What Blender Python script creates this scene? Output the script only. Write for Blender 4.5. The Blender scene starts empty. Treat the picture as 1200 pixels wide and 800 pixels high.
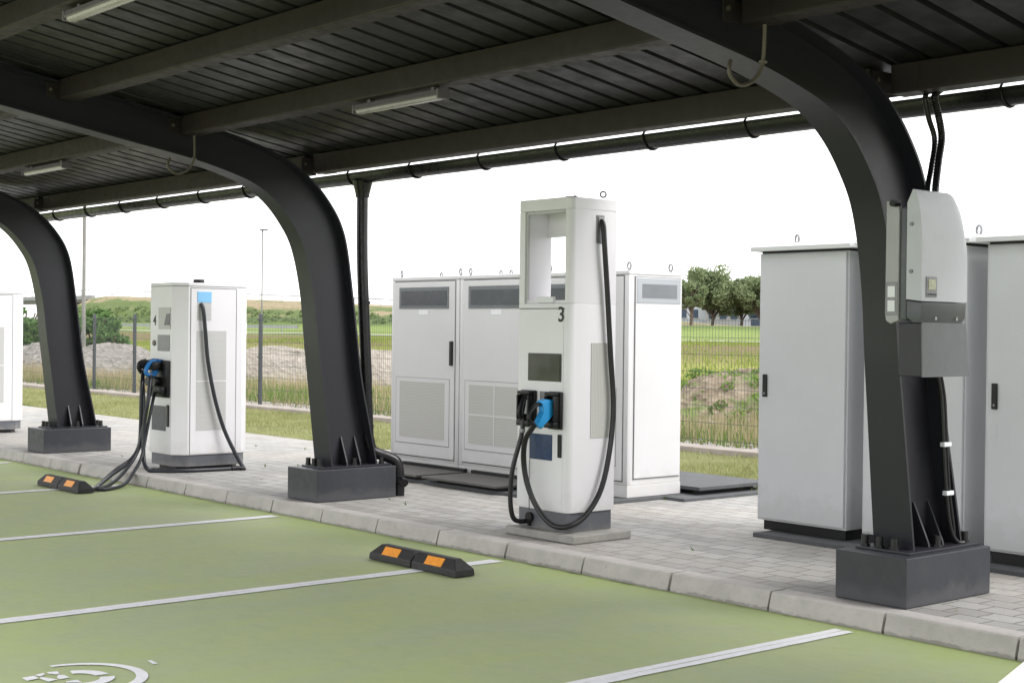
import bpy, bmesh, math, random
import numpy as np
from mathutils import Vector, Matrix
R = math.radians
random.seed(7); rng = np.random.default_rng(11)
S = bpy.context.scene
COL = S.collection
ZP = 0.10          # top of the kerb and pavement above the parking surface

# ------------------------------------------------------------------ materials
def nodes_of(name):
    m = bpy.data.materials.new(name); m.use_nodes = True
    nt = m.node_tree; b = nt.nodes['Principled BSDF']
    return m, nt, b
def N(nt, t, **kw):
    n = nt.nodes.new(t)
    for k, v in kw.items():
        if k in n.inputs: n.inputs[k].default_value = v
        else: setattr(n, k, v)
    return n
def L(nt, a, b): nt.links.new(a, b)
def coords(nt, kind='Object', scale=(1, 1, 1)):
    if kind == 'World':
        g = N(nt, 'ShaderNodeNewGeometry'); out = g.outputs['Position']
    else:
        out = N(nt, 'ShaderNodeTexCoord').outputs[kind]
    mp = N(nt, 'ShaderNodeMapping'); mp.inputs['Scale'].default_value = scale
    L(nt, out, mp.inputs['Vector']); return mp.outputs['Vector']
def noise(nt, vec, scale, detail=4, rough=.55, lo=.35, hi=.65):
    n = N(nt, 'ShaderNodeTexNoise'); n.inputs['Scale'].default_value = scale
    n.inputs['Detail'].default_value = detail; n.inputs['Roughness'].default_value = rough
    L(nt, vec, n.inputs['Vector'])
    r = N(nt, 'ShaderNodeMapRange'); r.inputs['From Min'].default_value = lo; r.inputs['From Max'].default_value = hi
    L(nt, n.outputs['Fac'], r.inputs['Value']); return r.outputs['Result']
def mix(nt, fac, a, b, blend='MIX'):
    m = N(nt, 'ShaderNodeMix'); m.data_type = 'RGBA'; m.blend_type = blend
    for s, v in ((0, fac), (6, a), (7, b)):
        if isinstance(v, (int, float)): m.inputs[s].default_value = v
        elif isinstance(v, tuple): m.inputs[s].default_value = (*v[:3], 1)
        else: L(nt, v, m.inputs[s])
    return m.outputs[2]
def math_(nt, op, a, b=None):
    m = N(nt, 'ShaderNodeMath'); m.operation = op
    for i, v in enumerate((a, b)):
        if v is None: continue
        if isinstance(v, (int, float)): m.inputs[i].default_value = v
        else: L(nt, v, m.inputs[i])
    return m.outputs[0]
def bump(nt, b, h, strength=.2, dist=.01):
    n = N(nt, 'ShaderNodeBump'); n.inputs['Strength'].default_value = strength; n.inputs['Distance'].default_value = dist
    L(nt, h, n.inputs['Height']); L(nt, n.outputs['Normal'], b.inputs['Normal'])
def paint(name, c, rough=.45, metal=0., var=.12, scale=3., dirt=None, bumpy=.0, spec=.5, grime_z=None, rvar=.08):
    """painted or plastic surface with faint large-scale unevenness, optional dirt blotches"""
    m, nt, b = nodes_of(name)
    v = coords(nt, 'World')
    f = noise(nt, v, scale, 5, .6)
    col = mix(nt, f, tuple(x*(1-var) for x in c), tuple(min(1, x*(1+var)) for x in c))
    if dirt:
        d = noise(nt, v, scale*4, 8, .7, .55, .75)
        col = mix(nt, math_(nt, 'MULTIPLY', d, dirt[3]), col, dirt[:3])
    if grime_z:   # splash dirt with an uneven upper limit just above the ground
        z0, z1, gc, amt = grime_z
        sep = N(nt, 'ShaderNodeSeparateXYZ'); L(nt, v, sep.inputs[0])
        n2 = noise(nt, v, 9, 6, .65, .3, .7)
        zz = math_(nt, 'SUBTRACT', sep.outputs[2], math_(nt, 'MULTIPLY', n2, (z1-z0)*.7))
        r = N(nt, 'ShaderNodeMapRange'); r.inputs['From Min'].default_value = z0; r.inputs['From Max'].default_value = z0+(z1-z0)*.5
        r.inputs['To Min'].default_value = amt; r.inputs['To Max'].default_value = 0
        L(nt, zz, r.inputs['Value'])
        col = mix(nt, r.outputs['Result'], col, gc)
    L(nt, col, b.inputs['Base Color'])
    rr = N(nt, 'ShaderNodeMapRange'); rr.inputs['To Min'].default_value = max(.05, rough-rvar); rr.inputs['To Max'].default_value = min(1, rough+rvar)
    L(nt, noise(nt, v, scale*6, 4), rr.inputs['Value']); L(nt, rr.outputs['Result'], b.inputs['Roughness'])
    b.inputs['Metallic'].default_value = metal
    b.inputs['Specular IOR Level'].default_value = spec
    if bumpy: bump(nt, b, noise(nt, v, 240, 2), bumpy, .002)
    return m
M = {}
M['steel'] = paint('anthracite_steel_paint', (.0166, .0166, .0232), .42, var=.05, bumpy=.04, dirt=(.023, .022, .026, .15), spec=.45, rvar=.02)
M['block'] = paint('anthracite_block_paint', (.028, .030, .038), .5, var=.1, bumpy=.08, dirt=(.05, .05, .052, .4), grime_z=(ZP, ZP+.12, (.075, .075, .08), .55))
M['bolt'] = paint('black_bolt', (.010, .010, .011), .4)
M['purlin'] = paint('purlin_primer', (.0280, .0215, .0212), .55, var=.12, scale=2, dirt=(.016, .013, .011, .35), bumpy=.1, spec=.3)
M['deck'] = paint('deck_sheet', (.0155, .0142, .0168), .42, var=.15, scale=1.3, dirt=(.009, .009, .009, .3), spec=.35)
M['gutter'] = paint('gutter_black', (.0065, .0058, .0075), .32, spec=.4)
M['pipe_clip'] = paint('pale_pipe', (.11, .095, .075), .5, var=.2)
M['white'] = paint('white_powder_coat', (.715, .705, .735), .38, var=.015, scale=1.5, bumpy=.04, grime_z=(.12, .42, (.52, .50, .46), .35))
M['white_cab'] = paint('white_cabinet_coat', (.595, .588, .605), .42, var=.02, scale=1.2, bumpy=.06, grime_z=(.12, .4, (.5, .48, .44), .35))
M['grey_cab'] = paint('grey_cabinet_coat', (.55, .56, .585), .42, var=.03, scale=1.2, bumpy=.06, grime_z=(.16, .5, (.36, .35, .33), .3))
M['grey_cap'] = paint('grey_cabinet_cap', (.60, .61, .62), .42, var=.03, scale=1.2)
M['plinth'] = paint('grey_plinth_coat', (.105, .11, .125), .45, var=.06, scale=2, bumpy=.06, grime_z=(ZP, ZP+.12, (.2, .19, .18), .6))
M['black'] = paint('black_plastic', (.006, .006, .0065), .42, spec=.35)
M['rubber'] = paint('black_rubber', (.012, .012, .0125), .6, var=.2, scale=20)
M['cable'] = paint('black_cable', (.007, .007, .008), .42, var=.2, scale=10)
M['cable_grey'] = paint('slate_cable', (.016, .018, .024), .42, var=.2, scale=10)
M['blue'] = paint('blue_plastic', (.02, .27, .60), .35, var=.05)
M['blue_dark'] = paint('deep_blue_plastic', (.01, .14, .40), .38, var=.08)
M['sky_blue'] = paint('pale_blue_label', (.22, .50, .80), .4, var=.03)
M['navy'] = paint('navy_label', (.012, .035, .10), .4, var=.25, scale=30)
M['slate'] = paint('slate_label', (.06, .065, .085), .4, var=.2, scale=40)
M['screen'] = paint('screen_glass', (.05, .05, .048), .14, var=.02, scale=.7)
M['vent_dark'] = paint('vent_window_dark', (.045, .05, .06), .3, var=.03, scale=2)
M['vent_frame'] = paint('vent_window_frame', (.13, .14, .155), .4, var=.06)
M['vent_mid'] = paint('vent_window_grey', (.16, .17, .185), .4, var=.1, scale=5)
M['vent_frame2'] = paint('vent_window_pale_frame', (.34, .36, .39), .4, var=.05)
M['seam'] = paint('seam_shadow_gap', (.14, .14, .14), .7)
M['label'] = paint('label_white', (.72, .73, .76), .4, var=.03)
M['chrome'] = paint('galvanised_steel', (.26, .26, .27), .4, metal=.2, var=.2, scale=12)
M['mid_grey'] = paint('mid_grey_metal', (.20, .20, .21), .4, metal=.3)
M['inverter'] = paint('inverter_silver_grey', (.47, .485, .515), .36, var=.02, bumpy=.03)
M['inverter_side'] = paint('inverter_side_grey', (.34, .34, .34), .4, var=.02)
M['inverter_dark'] = paint('inverter_dark_plastic', (.085, .09, .10), .42, var=.08)
M['lcd'] = paint('lcd_display', (.42, .42, .28), .25, var=.2, scale=60)
M['cover_grey'] = paint('cable_cover_grey', (.115, .12, .13), .45, var=.06)
M['cover_dark'] = M['block']
M['orange'] = paint('orange_reflector', (.80, .30, .03), .35, var=.12, scale=60)
M['lamp_grey'] = paint('lamp_housing_grey', (.15, .135, .157), .45, var=.05)
M['lamp_lens'] = paint('lamp_lens_clear', (.37, .335, .38), .2, var=.08, scale=15)
M['fence'] = paint('fence_coated_wire', (.045, .06, .055), .5)
M['post'] = paint('fence_post_grey', (.055, .06, .07), .45)
M['pole'] = paint('lamp_pole_grey', (.20, .195, .19), .5)
M['far_white'] = paint('bridge_concrete', (.27, .27, .275), .8, var=.06, scale=.3)
M['far_grey'] = paint('hall_wall_grey', (.46, .48, .52), .7, var=.08, scale=.2)
M['far_roof'] = paint('hall_roof_grey', (.30, .33, .38), .6, var=.08, scale=.2)
M['far_glass'] = paint('hall_window_glass', (.04, .06, .10), .2)
M['barrier'] = paint('barrier_zinc', (.30, .31, .32), .4, metal=.3)
M['bark'] = paint('bark', (.10, .075, .055), .9, var=.3, scale=6)
M['car'] = paint('car_white_lacquer', (.80, .80, .80), .18, var=.01)
M['car_glass'] = paint('car_window', (.02, .022, .025), .06)
M['tyre'] = paint('tyre_rubber', (.015, .015, .015), .7)
M['rim'] = paint('wheel_alloy', (.45, .45, .46), .3, metal=.7)
M['head'] = paint('headlight_clear', (.6, .6, .62), .08)
M['red_lamp'] = paint('tail_lamp_red', (.45, .02, .02), .15)

def m_concrete(name, c, scale=6., dirt_amt=.5, grime=None):
    m, nt, b = nodes_of(name); v = coords(nt, 'World')
    col = mix(nt, noise(nt, v, scale, 8, .65, .3, .7), tuple(x*.82 for x in c), tuple(x*1.12 for x in c))
    col = mix(nt, math_(nt, 'MULTIPLY', noise(nt, v, scale*7, 6, .7, .58, .72), dirt_amt), col, tuple(x*.45 for x in c))
    if grime:
        sep = N(nt, 'ShaderNodeSeparateXYZ'); L(nt, v, sep.inputs[0])
        n2 = noise(nt, coords(nt, 'World', (1.2, 1, 4)), 7, 7, .7, .3, .7)
        zz = math_(nt, 'ADD', sep.outputs[2], math_(nt, 'MULTIPLY', n2, grime))
        r = N(nt, 'ShaderNodeMapRange'); r.inputs['From Min'].default_value = grime*.75; r.inputs['From Max'].default_value = grime*.95
        r.inputs['To Min'].default_value = .5; r.inputs['To Max'].default_value = 0
        L(nt, zz, r.inputs['Value']); col = mix(nt, r.outputs['Result'], col, (.13, .125, .105))
    L(nt, col, b.inputs['Base Color']); b.inputs['Roughness'].default_value = .88
    bump(nt, b, noise(nt, v, 160, 4, .7), .35, .003); return m
M['kerb'] = m_concrete('kerb_concrete', (.46, .435, .415), 5, .35, grime=.035)
M['joint'] = m_concrete('kerb_joint_mortar', (.17, .165, .14), 20, .6)
M['slab'] = m_concrete('rough_concrete', (.30, .29, .27), 9, .6)
M['edging'] = m_concrete('edging_concrete', (.32, .28, .25), 5, .5)
M['pad'] = m_concrete('dark_pad_concrete', (.085, .088, .092), 8, .4)
M['asphalt'] = m_concrete('far_road_asphalt', (.40, .40, .40), 1, .2)
M['gravel_pale'] = m_concrete('pebble_pale', (.36, .34, .32), 12, .4)

def m_floor():
    m, nt, b = nodes_of('green_floor_coating'); v = coords(nt, 'World')
    def dist_noise(scale, lo, hi, sc3, d):
        n_ = N(nt, 'ShaderNodeTexNoise'); n_.inputs['Scale'].default_value = scale; n_.inputs['Detail'].default_value = 12; n_.inputs['Roughness'].default_value = .68; n_.inputs['Distortion'].default_value = d
        L(nt, coords(nt, 'World', sc3), n_.inputs['Vector'])
        r_ = N(nt, 'ShaderNodeMapRange'); r_.inputs['From Min'].default_value = lo; r_.inputs['From Max'].default_value = hi; L(nt, n_.outputs['Fac'], r_.inputs['Value']); return r_.outputs['Result']
    col = mix(nt, dist_noise(1.3, .36, .64, (1.2, .7, 1), .8), (.380, .440, .198), (.362, .405, .252))
    col = mix(nt, math_(nt, 'MULTIPLY', dist_noise(5, .5, .72, (.7, 1.6, 1), 1.5), .55), col, (.315, .352, .212))      # dull scuffed patches
    col = mix(nt, math_(nt, 'MULTIPLY', dist_noise(3.2, .56, .70, (3.2, .35, 1), .4), .40), col, (.375, .415, .255))   # thin wheel-worn streaks along the bays
    col = mix(nt, math_(nt, 'MULTIPLY', noise(nt, v, 170, 3, .8, .42, .75), .30), col, (.215, .255, .120))             # fine grain
    vs = N(nt, 'ShaderNodeTexVoronoi'); vs.inputs['Scale'].default_value = 2.6; L(nt, v, vs.inputs['Vector'])
    sp = math_(nt, 'LESS_THAN', math_(nt, 'ADD', vs.outputs['Distance'], math_(nt, 'MULTIPLY', noise(nt, v, 60, 3, .6), .05)), .048)
    col = mix(nt, math_(nt, 'MULTIPLY', sp, .55), col, (.13, .145, .085))                                            # grit and drip spots
    col = mix(nt, math_(nt, 'MULTIPLY', noise(nt, v, 45, 5, .75, .69, .78), .5), col, (.13, .15, .09))
    # mossy, less worn strip along the foot of the kerb, uneven edge
    sep = N(nt, 'ShaderNodeSeparateXYZ'); L(nt, v, sep.inputs[0])
    yy = math_(nt, 'ADD', sep.outputs[1], math_(nt, 'MULTIPLY', noise(nt, v, 3.5, 6, .65, .3, .7), .22))
    for y0, y1, cc, amt in ((5.75, 6.25, (.285, .36, .125), .65), (6.22, 6.30, (.10, .14, .035), .75)):
        rr = N(nt, 'ShaderNodeMapRange'); rr.inputs['From Min'].default_value = y0; rr.inputs['From Max'].default_value = y1; rr.inputs['To Max'].default_value = amt
        L(nt, yy, rr.inputs['Value']); col = mix(nt, rr.outputs['Result'], col, cc)
    L(nt, col, b.inputs['Base Color'])
    rr = N(nt, 'ShaderNodeMapRange'); rr.inputs['To Min'].default_value = .66; rr.inputs['To Max'].default_value = .74; b.inputs['Specular IOR Level'].default_value = .3
    L(nt, noise(nt, v, 12, 6, .6), rr.inputs['Value']); L(nt, rr.outputs['Result'], b.inputs['Roughness'])
    bump(nt, b, noise(nt, v, 120, 4, .7), .12, .003); return m
M['floor'] = m_floor()
def m_line():
    m, nt, b = nodes_of('white_line_paint'); v = coords(nt, 'World')
    col = mix(nt, noise(nt, v, 30, 6, .7, .3, .7), (.70, .70, .73), (.82, .82, .85))
    # paler core, worn-through thin groove along the middle of the stripe
    col = mix(nt, math_(nt, 'MULTIPLY', noise(nt, v, 55, 6, .75, .62, .74), .6), col, (.38, .40, .32))
    L(nt, col, b.inputs['Base Color']); b.inputs['Roughness'].default_value = .6
    return m
M['line'] = m_line()
def m_paver():
    m, nt, b = nodes_of('interlocking_pavers'); v = coords(nt, 'World')
    wob = N(nt, 'ShaderNodeTexNoise'); wob.inputs['Scale'].default_value = 9; L(nt, v, wob.inputs['Vector'])
    ad = N(nt, 'ShaderNodeVectorMath'); ad.operation = 'MULTIPLY_ADD'
    L(nt, wob.outputs['Color'], ad.inputs[0]); ad.inputs[1].default_value = (.022, .022, 0); L(nt, v, ad.inputs[2])
    br = N(nt, 'ShaderNodeTexBrick'); L(nt, ad.outputs[0], br.inputs['Vector'])
    br.inputs['Scale'].default_value = 1; br.inputs['Brick Width'].default_value = .20; br.inputs['Row Height'].default_value = .165
    br.inputs['Mortar Size'].default_value = .006; br.inputs['Mortar Smooth'].default_value = .3; br.inputs['Bias'].default_value = 0
    br.inputs['Color1'].default_value = (.255, .248, .238, 1); br.inputs['Color2'].default_value = (.355, .346, .333, 1); br.inputs['Mortar'].default_value = (.17, .165, .155, 1)
    col = br.outputs['Color']
    # sandy, warmer stretch swept into the joints and over the stones
    sand = noise(nt, coords(nt, 'World', (.55, .9, 1)), .9, 4, .5, .43, .62)
    col = mix(nt, math_(nt, 'MULTIPLY', sand, .55), col, mix(nt, noise(nt, v, 22, 5, .7, .35, .65), (.315, .285, .25), (.40, .37, .335)))
    col = mix(nt, math_(nt, 'MULTIPLY', noise(nt, v, 5, 8, .7, .5, .75), .5), col, (.44, .435, .43))
    col = mix(nt, math_(nt, 'MULTIPLY', noise(nt, v, 26, 6, .75, .55, .72), .6), col, (.19, .18, .165))
    jm = math_(nt, 'MULTIPLY', br.outputs['Fac'], noise(nt, v, 4, 4, .6, .30, .55))
    col = mix(nt, math_(nt, 'MULTIPLY', jm, .6), col, (.125, .115, .10))
    L(nt, col, b.inputs['Base Color']); b.inputs['Roughness'].default_value = .85
    h = math_(nt, 'SUBTRACT', math_(nt, 'MULTIPLY', noise(nt, v, 90, 5, .7), .25), br.outputs['Fac'])
    bump(nt, b, h, .8, .006); return m
M['paver'] = m_paver()
def m_ground():
    """grass, dry meadow and road-bank vegetation: zones run parallel to the fence, with ragged borders"""
    m, nt, b = nodes_of('field_ground'); v = coords(nt, 'World')
    sep = N(nt, 'ShaderNodeSeparateXYZ'); L(nt, v, sep.inputs[0])
    n1 = noise(nt, coords(nt, 'World', (.25, 1, 1)), .35, 6, .65, .3, .7)
    yy = math_(nt, 'ADD', sep.outputs[1], math_(nt, 'MULTIPLY', math_(nt, 'SUBTRACT', n1, .5), math_(nt, 'MULTIPLY', sep.outputs[1], .12)))
    cr = N(nt, 'ShaderNodeValToRGB'); e = cr.color_ramp.elements
    stops = [(9.7, (.24, .26, .10)), (12.9, (.25, .26, .12)), (13.4, (.27, .23, .13)), (17, (.24, .22, .10)), (22, (.27, .29, .085)),
             (34, (.31, .32, .085)), (44, (.19, .16, .075)), (54, (.20, .155, .085)), (61, (.15, .20, .045)), (69, (.22, .28, .085)),
             (86, (.22, .30, .085)), (95, (.10, .16, .04)), (97, (.11, .165, .06)), (101.5, (.13, .18, .07)), (103, (.33, .27, .18)), (112, (.36, .30, .21)), (125, (.16, .18, .07))]
    e[0].position = 0; e[0].color = (.16, .19, .07, 1); e[1].position = 1; e[1].color = (.14, .17, .07, 1)
    for y, c in stops:
        k = e.new(y/150); k.color = (*c, 1)
    L(nt, math_(nt, 'DIVIDE', yy, 150), cr.inputs['Fac'])
    col = mix(nt, noise(nt, v, 1.6, 8, .7, .35, .65), cr.outputs['Color'], (.7, .7, .7), 'MULTIPLY')
    col = mix(nt, math_(nt, 'MULTIPLY', noise(nt, v, 14, 8, .75, .45, .7), .5), col, (.26, .24, .12))
    L(nt, col, b.inputs['Base Color']); b.inputs['Roughness'].default_value = .95; b.inputs['Specular IOR Level'].default_value = .1
    bump(nt, b, noise(nt, v, 9, 8, .75), .6, .08); return m
M['ground'] = m_ground()
def m_heap(name, c1, c2, green=0., sc=9):
    m, nt, b = nodes_of(name); v = coords(nt, 'World')
    vo = N(nt, 'ShaderNodeTexVoronoi'); vo.inputs['Scale'].default_value = sc; L(nt, v, vo.inputs['Vector'])
    col = mix(nt, vo.outputs['Color'], c1, c2)
    col = mix(nt, math_(nt, 'MULTIPLY', noise(nt, v, 1.2, 6, .7, .4, .65), .5), col, tuple(x*.72 for x in c1))
    if green: col = mix(nt, math_(nt, 'MULTIPLY', noise(nt, v, 2.2, 6, .65, .52, .62), green), col, (.10, .16, .04))
    L(nt, col, b.inputs['Base Color']); b.inputs['Roughness'].default_value = .95; b.inputs['Specular IOR Level'].default_value = .1
    bump(nt, b, vo.outputs['Distance'], .8, .08); return m
M['gravel'] = m_heap('gravel_brown', (.20, .185, .17), (.36, .335, .31))
M['gravel_tan'] = m_heap('gravel_tan', (.27, .24, .205), (.41, .37, .325))
M['gravel_grey'] = m_heap('gravel_blue_grey', (.20, .20, .22), (.40, .40, .42), 0, 6)
M['soil'] = m_heap('soil_brown', (.17, .135, .095), (.31, .26, .20), .9, 9)
def m_leaf(name, dark, light, sc=3.):
    m, nt, b = nodes_of(name); v = coords(nt, 'World')
    col = mix(nt, noise(nt, v, sc, 5, .7, .35, .65), dark, light)
    rnd = N(nt, 'ShaderNodeNewGeometry').outputs['Random Per Island']
    col = mix(nt, math_(nt, 'MULTIPLY', rnd, .6), col, light)
    L(nt, col, b.inputs['Base Color']); b.inputs['Roughness'].default_value = .7; b.inputs['Specular IOR Level'].default_value = .2
    tr = N(nt, 'ShaderNodeBsdfTranslucent'); L(nt, col, tr.inputs['Color'])
    ms = N(nt, 'ShaderNodeMixShader'); ms.inputs[0].default_value = .3
    out = nt.nodes['Material Output']; L(nt, b.outputs[0], ms.inputs[1]); L(nt, tr.outputs[0], ms.inputs[2]); L(nt, ms.outputs[0], out.inputs['Surface'])
    return m
M['leaf_tree'] = m_leaf('tree_leaves', (.12, .16, .08), (.25, .30, .16), .5)  # leaf greens paled, distance haze put into the colour
M['leaf_bush'] = m_leaf('bush_leaves', (.065, .12, .04), (.15, .25, .085), .8)
M['leaf_bank'] = m_leaf('bank_scrub_leaves', (.14, .19, .085), (.22, .28, .13), .4)
M['lawn'] = m_leaf('lawn_blades', (.17, .20, .06), (.38, .38, .19), 1.2)
M['straw'] = m_leaf('dry_stalks', (.27, .215, .11), (.48, .41, .26), .8)
M['meadow'] = m_leaf('meadow_blades', (.13, .19, .04), (.29, .33, .08), .6)
M['weed'] = m_leaf('weed_leaves', (.07, .13, .03), (.18, .27, .06), 1.5)
def m_perf(name, c, hole, pitch, axis=(0, 0, 1), amt=.6):
    """perforated sheet: rows of fine slots"""
    m, nt, b = nodes_of(name); v = coords(nt, 'World')
    sep = N(nt, 'ShaderNodeSeparateXYZ'); L(nt, v, sep.inputs[0])
    fz = math_(nt, 'SINE', math_(nt, 'MULTIPLY', sep.outputs[2], 2*math.pi/pitch))
    fh = math_(nt, 'SINE', math_(nt, 'MULTIPLY', math_(nt, 'ADD', sep.outputs[0], sep.outputs[1]), 2*math.pi/(pitch*1.0)))
    s = math_(nt, 'MULTIPLY', math_(nt, 'GREATER_THAN', fz, -.1), math_(nt, 'GREATER_THAN', fh, -.5))
    col = mix(nt, math_(nt, 'MULTIPLY', s, amt), c, hole)
    L(nt, col, b.inputs['Base Color']); b.inputs['Roughness'].default_value = .5; return m
M['perf'] = m_perf('perforated_white_sheet', (.50, .495, .475), (.22, .215, .205), .014)
M['perf_light'] = m_perf('perforated_pale_sheet', (.52, .52, .52), (.33, .33, .33), .012)
def m_grate():
    m, nt, b = nodes_of('dark_tread_grating'); v = coords(nt, 'World')
    sep = N(nt, 'ShaderNodeSeparateXYZ'); L(nt, v, sep.inputs[0])
    fx = math_(nt, 'SINE', math_(nt, 'MULTIPLY', math_(nt, 'ADD', sep.outputs[0], sep.outputs[1]), 2*math.pi/.04))
    fy = math_(nt, 'SINE', math_(nt, 'MULTIPLY', math_(nt, 'SUBTRACT', sep.outputs[0], sep.outputs[1]), 2*math.pi/.04))
    h = math_(nt, 'MULTIPLY', fx, fy)
    r = N(nt, 'ShaderNodeMapRange'); r.inputs['From Min'].default_value = -.2; r.inputs['From Max'].default_value = .5; L(nt, h, r.inputs['Value'])
    L(nt, mix(nt, r.outputs['Result'], (.05, .048, .044), (.115, .112, .105)), b.inputs['Base Color'])
    b.inputs['Roughness'].default_value = .6; bump(nt, b, h, .5, .006); return m
M['grate'] = m_grate()

# ------------------------------------------------------------------ mesh helpers
class MB:
    def __init__(s): s.bm = bmesh.new()
    def box(s, x0, x1, y0, y1, z0, z1, bev=0, seg=2):
        r = bmesh.ops.create_cube(s.bm, size=1)
        vs = r['verts']
        for v in vs: v.co = Vector(((x0+x1)/2+v.co.x*(x1-x0), (y0+y1)/2+v.co.y*(y1-y0), (z0+z1)/2+v.co.z*(z1-z0)))
        if bev:
            es = list({e for v in vs for e in v.link_edges})
            bmesh.ops.bevel(s.bm, geom=es, offset=bev, segments=seg, affect='EDGES', profile=.5)
        return s
    def cyl(s, p0, p1, r0, r1=None, seg=16, cap=True):
        p0, p1 = Vector(p0), Vector(p1); r1 = r0 if r1 is None else r1
        d = p1-p0; q = d.to_track_quat('Z', 'Y').to_matrix().to_4x4()
        bmesh.ops.create_cone(s.bm, cap_ends=cap, segments=seg, radius1=r0, radius2=r1, depth=d.length, matrix=Matrix.Translation((p0+p1)/2) @ q)
        return s
    def prism(s, poly, axis, a, b, bev=0):
        """polygon in the two other axes, extruded along axis from a to b"""
        def P(u, w, t):
            return {'x': (t, u, w), 'y': (u, t, w), 'z': (u, w, t)}[axis]
        n = len(poly)
        v0 = [s.bm.verts.new(P(u, w, a)) for u, w in poly]; v1 = [s.bm.verts.new(P(u, w, b)) for u, w in poly]
        fs = [s.bm.faces.new(v0), s.bm.faces.new(v1[::-1])]
        for i in range(n): fs.append(s.bm.faces.new((v0[i], v1[i], v1[(i+1) % n], v0[(i+1) % n])))
        if bev: bmesh.ops.bevel(s.bm, geom=list({e for f in fs[:2] for e in f.edges}), offset=bev, segments=2, affect='EDGES', profile=.5)
        return s
    def tube(s, pts, r, seg=10, smooth=8, closed=False, ribs=0):
        pts = [Vector(p) for p in pts]
        if smooth:
            out = []; n = len(pts)
            for i in range(n if closed else n-1):
                g = (lambda k: pts[k % n]) if closed else (lambda k: pts[min(max(k, 0), n-1)])
                p0, p1, p2, p3 = g(i-1), g(i), g(i+1), g(i+2)
                for j in range(smooth):
                    t = j/smooth
                    out.append(.5*((2*p1)+(-p0+p2)*t+(2*p0-5*p1+4*p2-p3)*t*t+(-p0+3*p1-3*p2+p3)*t**3))
            if not closed: out.append(pts[-1])
            pts = out
        n = len(pts); rings = []
        up = Vector((0, 0, 1)); prev = None
        for i, p in enumerate(pts):
            t = (pts[(i+1) % n]-pts[i-1]) if closed else (pts[min(i+1, n-1)]-pts[max(i-1, 0)])
            if t.length < 1e-9: t = Vector((0, 0, 1))
            t.normalize()
            if prev is None:
                a = t.cross(up if abs(t.z) < .9 else Vector((1, 0, 0))).normalized()
            else:
                a = (prev-t*prev.dot(t)).normalized()
            prev = a; bb = t.cross(a)
            rr = r*(1.14 if ribs and i % 2 else 1)
            rings.append([s.bm.verts.new(p+(a*math.cos(2*math.pi*k/seg)+bb*math.sin(2*math.pi*k/seg))*rr) for k in range(seg)])
        for i in range(n if closed else n-1):
            r0, r1 = rings[i], rings[(i+1) % n]
            for k in range(seg): s.bm.faces.new((r0[k], r0[(k+1) % seg], r1[(k+1) % seg], r1[k]))
        if not closed:
            s.bm.faces.new(rings[0][::-1]); s.bm.faces.new(rings[-1])
        return s
    def torus(s, c, axis, R_, r, seg=20):
        c = Vector(c); a = Vector(axis).normalized(); u = a.orthogonal().normalized(); w = a.cross(u)
        return s.tube([c+(u*math.cos(2*math.pi*k/seg)+w*math.sin(2*math.pi*k/seg))*R_ for k in range(seg)], r, 8, 0, True)
    def quad(s, *ps):
        s.bm.faces.new([s.bm.verts.new(p) for p in ps]); return s
    def build(s, name, mat, parent=None, smooth=False, auto=True):
        bm = s.bm
        bmesh.ops.recalc_face_normals(bm, faces=bm.faces[:])
        o_ = origin(parent) if parent else Vector()
        if parent: bmesh.ops.translate(bm, verts=bm.verts[:], vec=-o_)
        me = bpy.data.meshes.new(name); bm.to_mesh(me); bm.free()
        return link(name, me, mat, parent, smooth)
def origin(o):
    v = Vector(o.location)
    while o.parent: o = o.parent; v += Vector(o.location)
    return v
def link(name, me, mat, parent=None, smooth=False):
    me.materials.append(M[mat] if isinstance(mat, str) else mat)
    o = bpy.data.objects.new(name, me); COL.objects.link(o)
    if parent: o.parent = parent
    if smooth:
        me.polygons.foreach_set('use_smooth', [True]*len(me.polygons))
        try: me.set_sharp_from_angle(angle=R(35))
        except Exception: pass
    return o
def tag(o, label=None, cat=None, group=None, kind=None):
    if label: o['label'] = label
    if cat: o['category'] = cat
    if group: o['group'] = group
    if kind: o['kind'] = kind
    return o
def thing(name, loc, label, cat, group=None):
    o = bpy.data.objects.new(name, None); COL.objects.link(o); o.location = loc; o.empty_display_size = .1
    return tag(o, label, cat, group)
def copy_tree(o, parent=None):
    c = o.copy(); COL.objects.link(c)
    if parent: c.parent = parent
    for ch in list(o.children): copy_tree(ch, c)
    return c
def raw(name, verts, faces, mat, parent=None, smooth=False):
    me = bpy.data.meshes.new(name); me.from_pydata([tuple(v) for v in verts], [], faces); me.update()
    return link(name, me, mat, parent, smooth)
def tris(name, P3, mat, parent=None, n=3):
    """P3: (k, n, 3) array of separate faces"""
    k = len(P3); me = bpy.data.meshes.new(name)
    me.vertices.add(k*n); me.vertices.foreach_set('co', np.asarray(P3, dtype=np.float32).reshape(-1))
    me.loops.add(k*n); me.loops.foreach_set('vertex_index', np.arange(k*n, dtype=np.int32))
    me.polygons.add(k); me.polygons.foreach_set('loop_start', np.arange(0, k*n, n, dtype=np.int32))
    try: me.polygons.foreach_set('loop_total', np.full(k, n, dtype=np.int32))
    except Exception: pass
    me.update(calc_edges=True); me.validate()
    return link(name, me, mat, parent)
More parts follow.
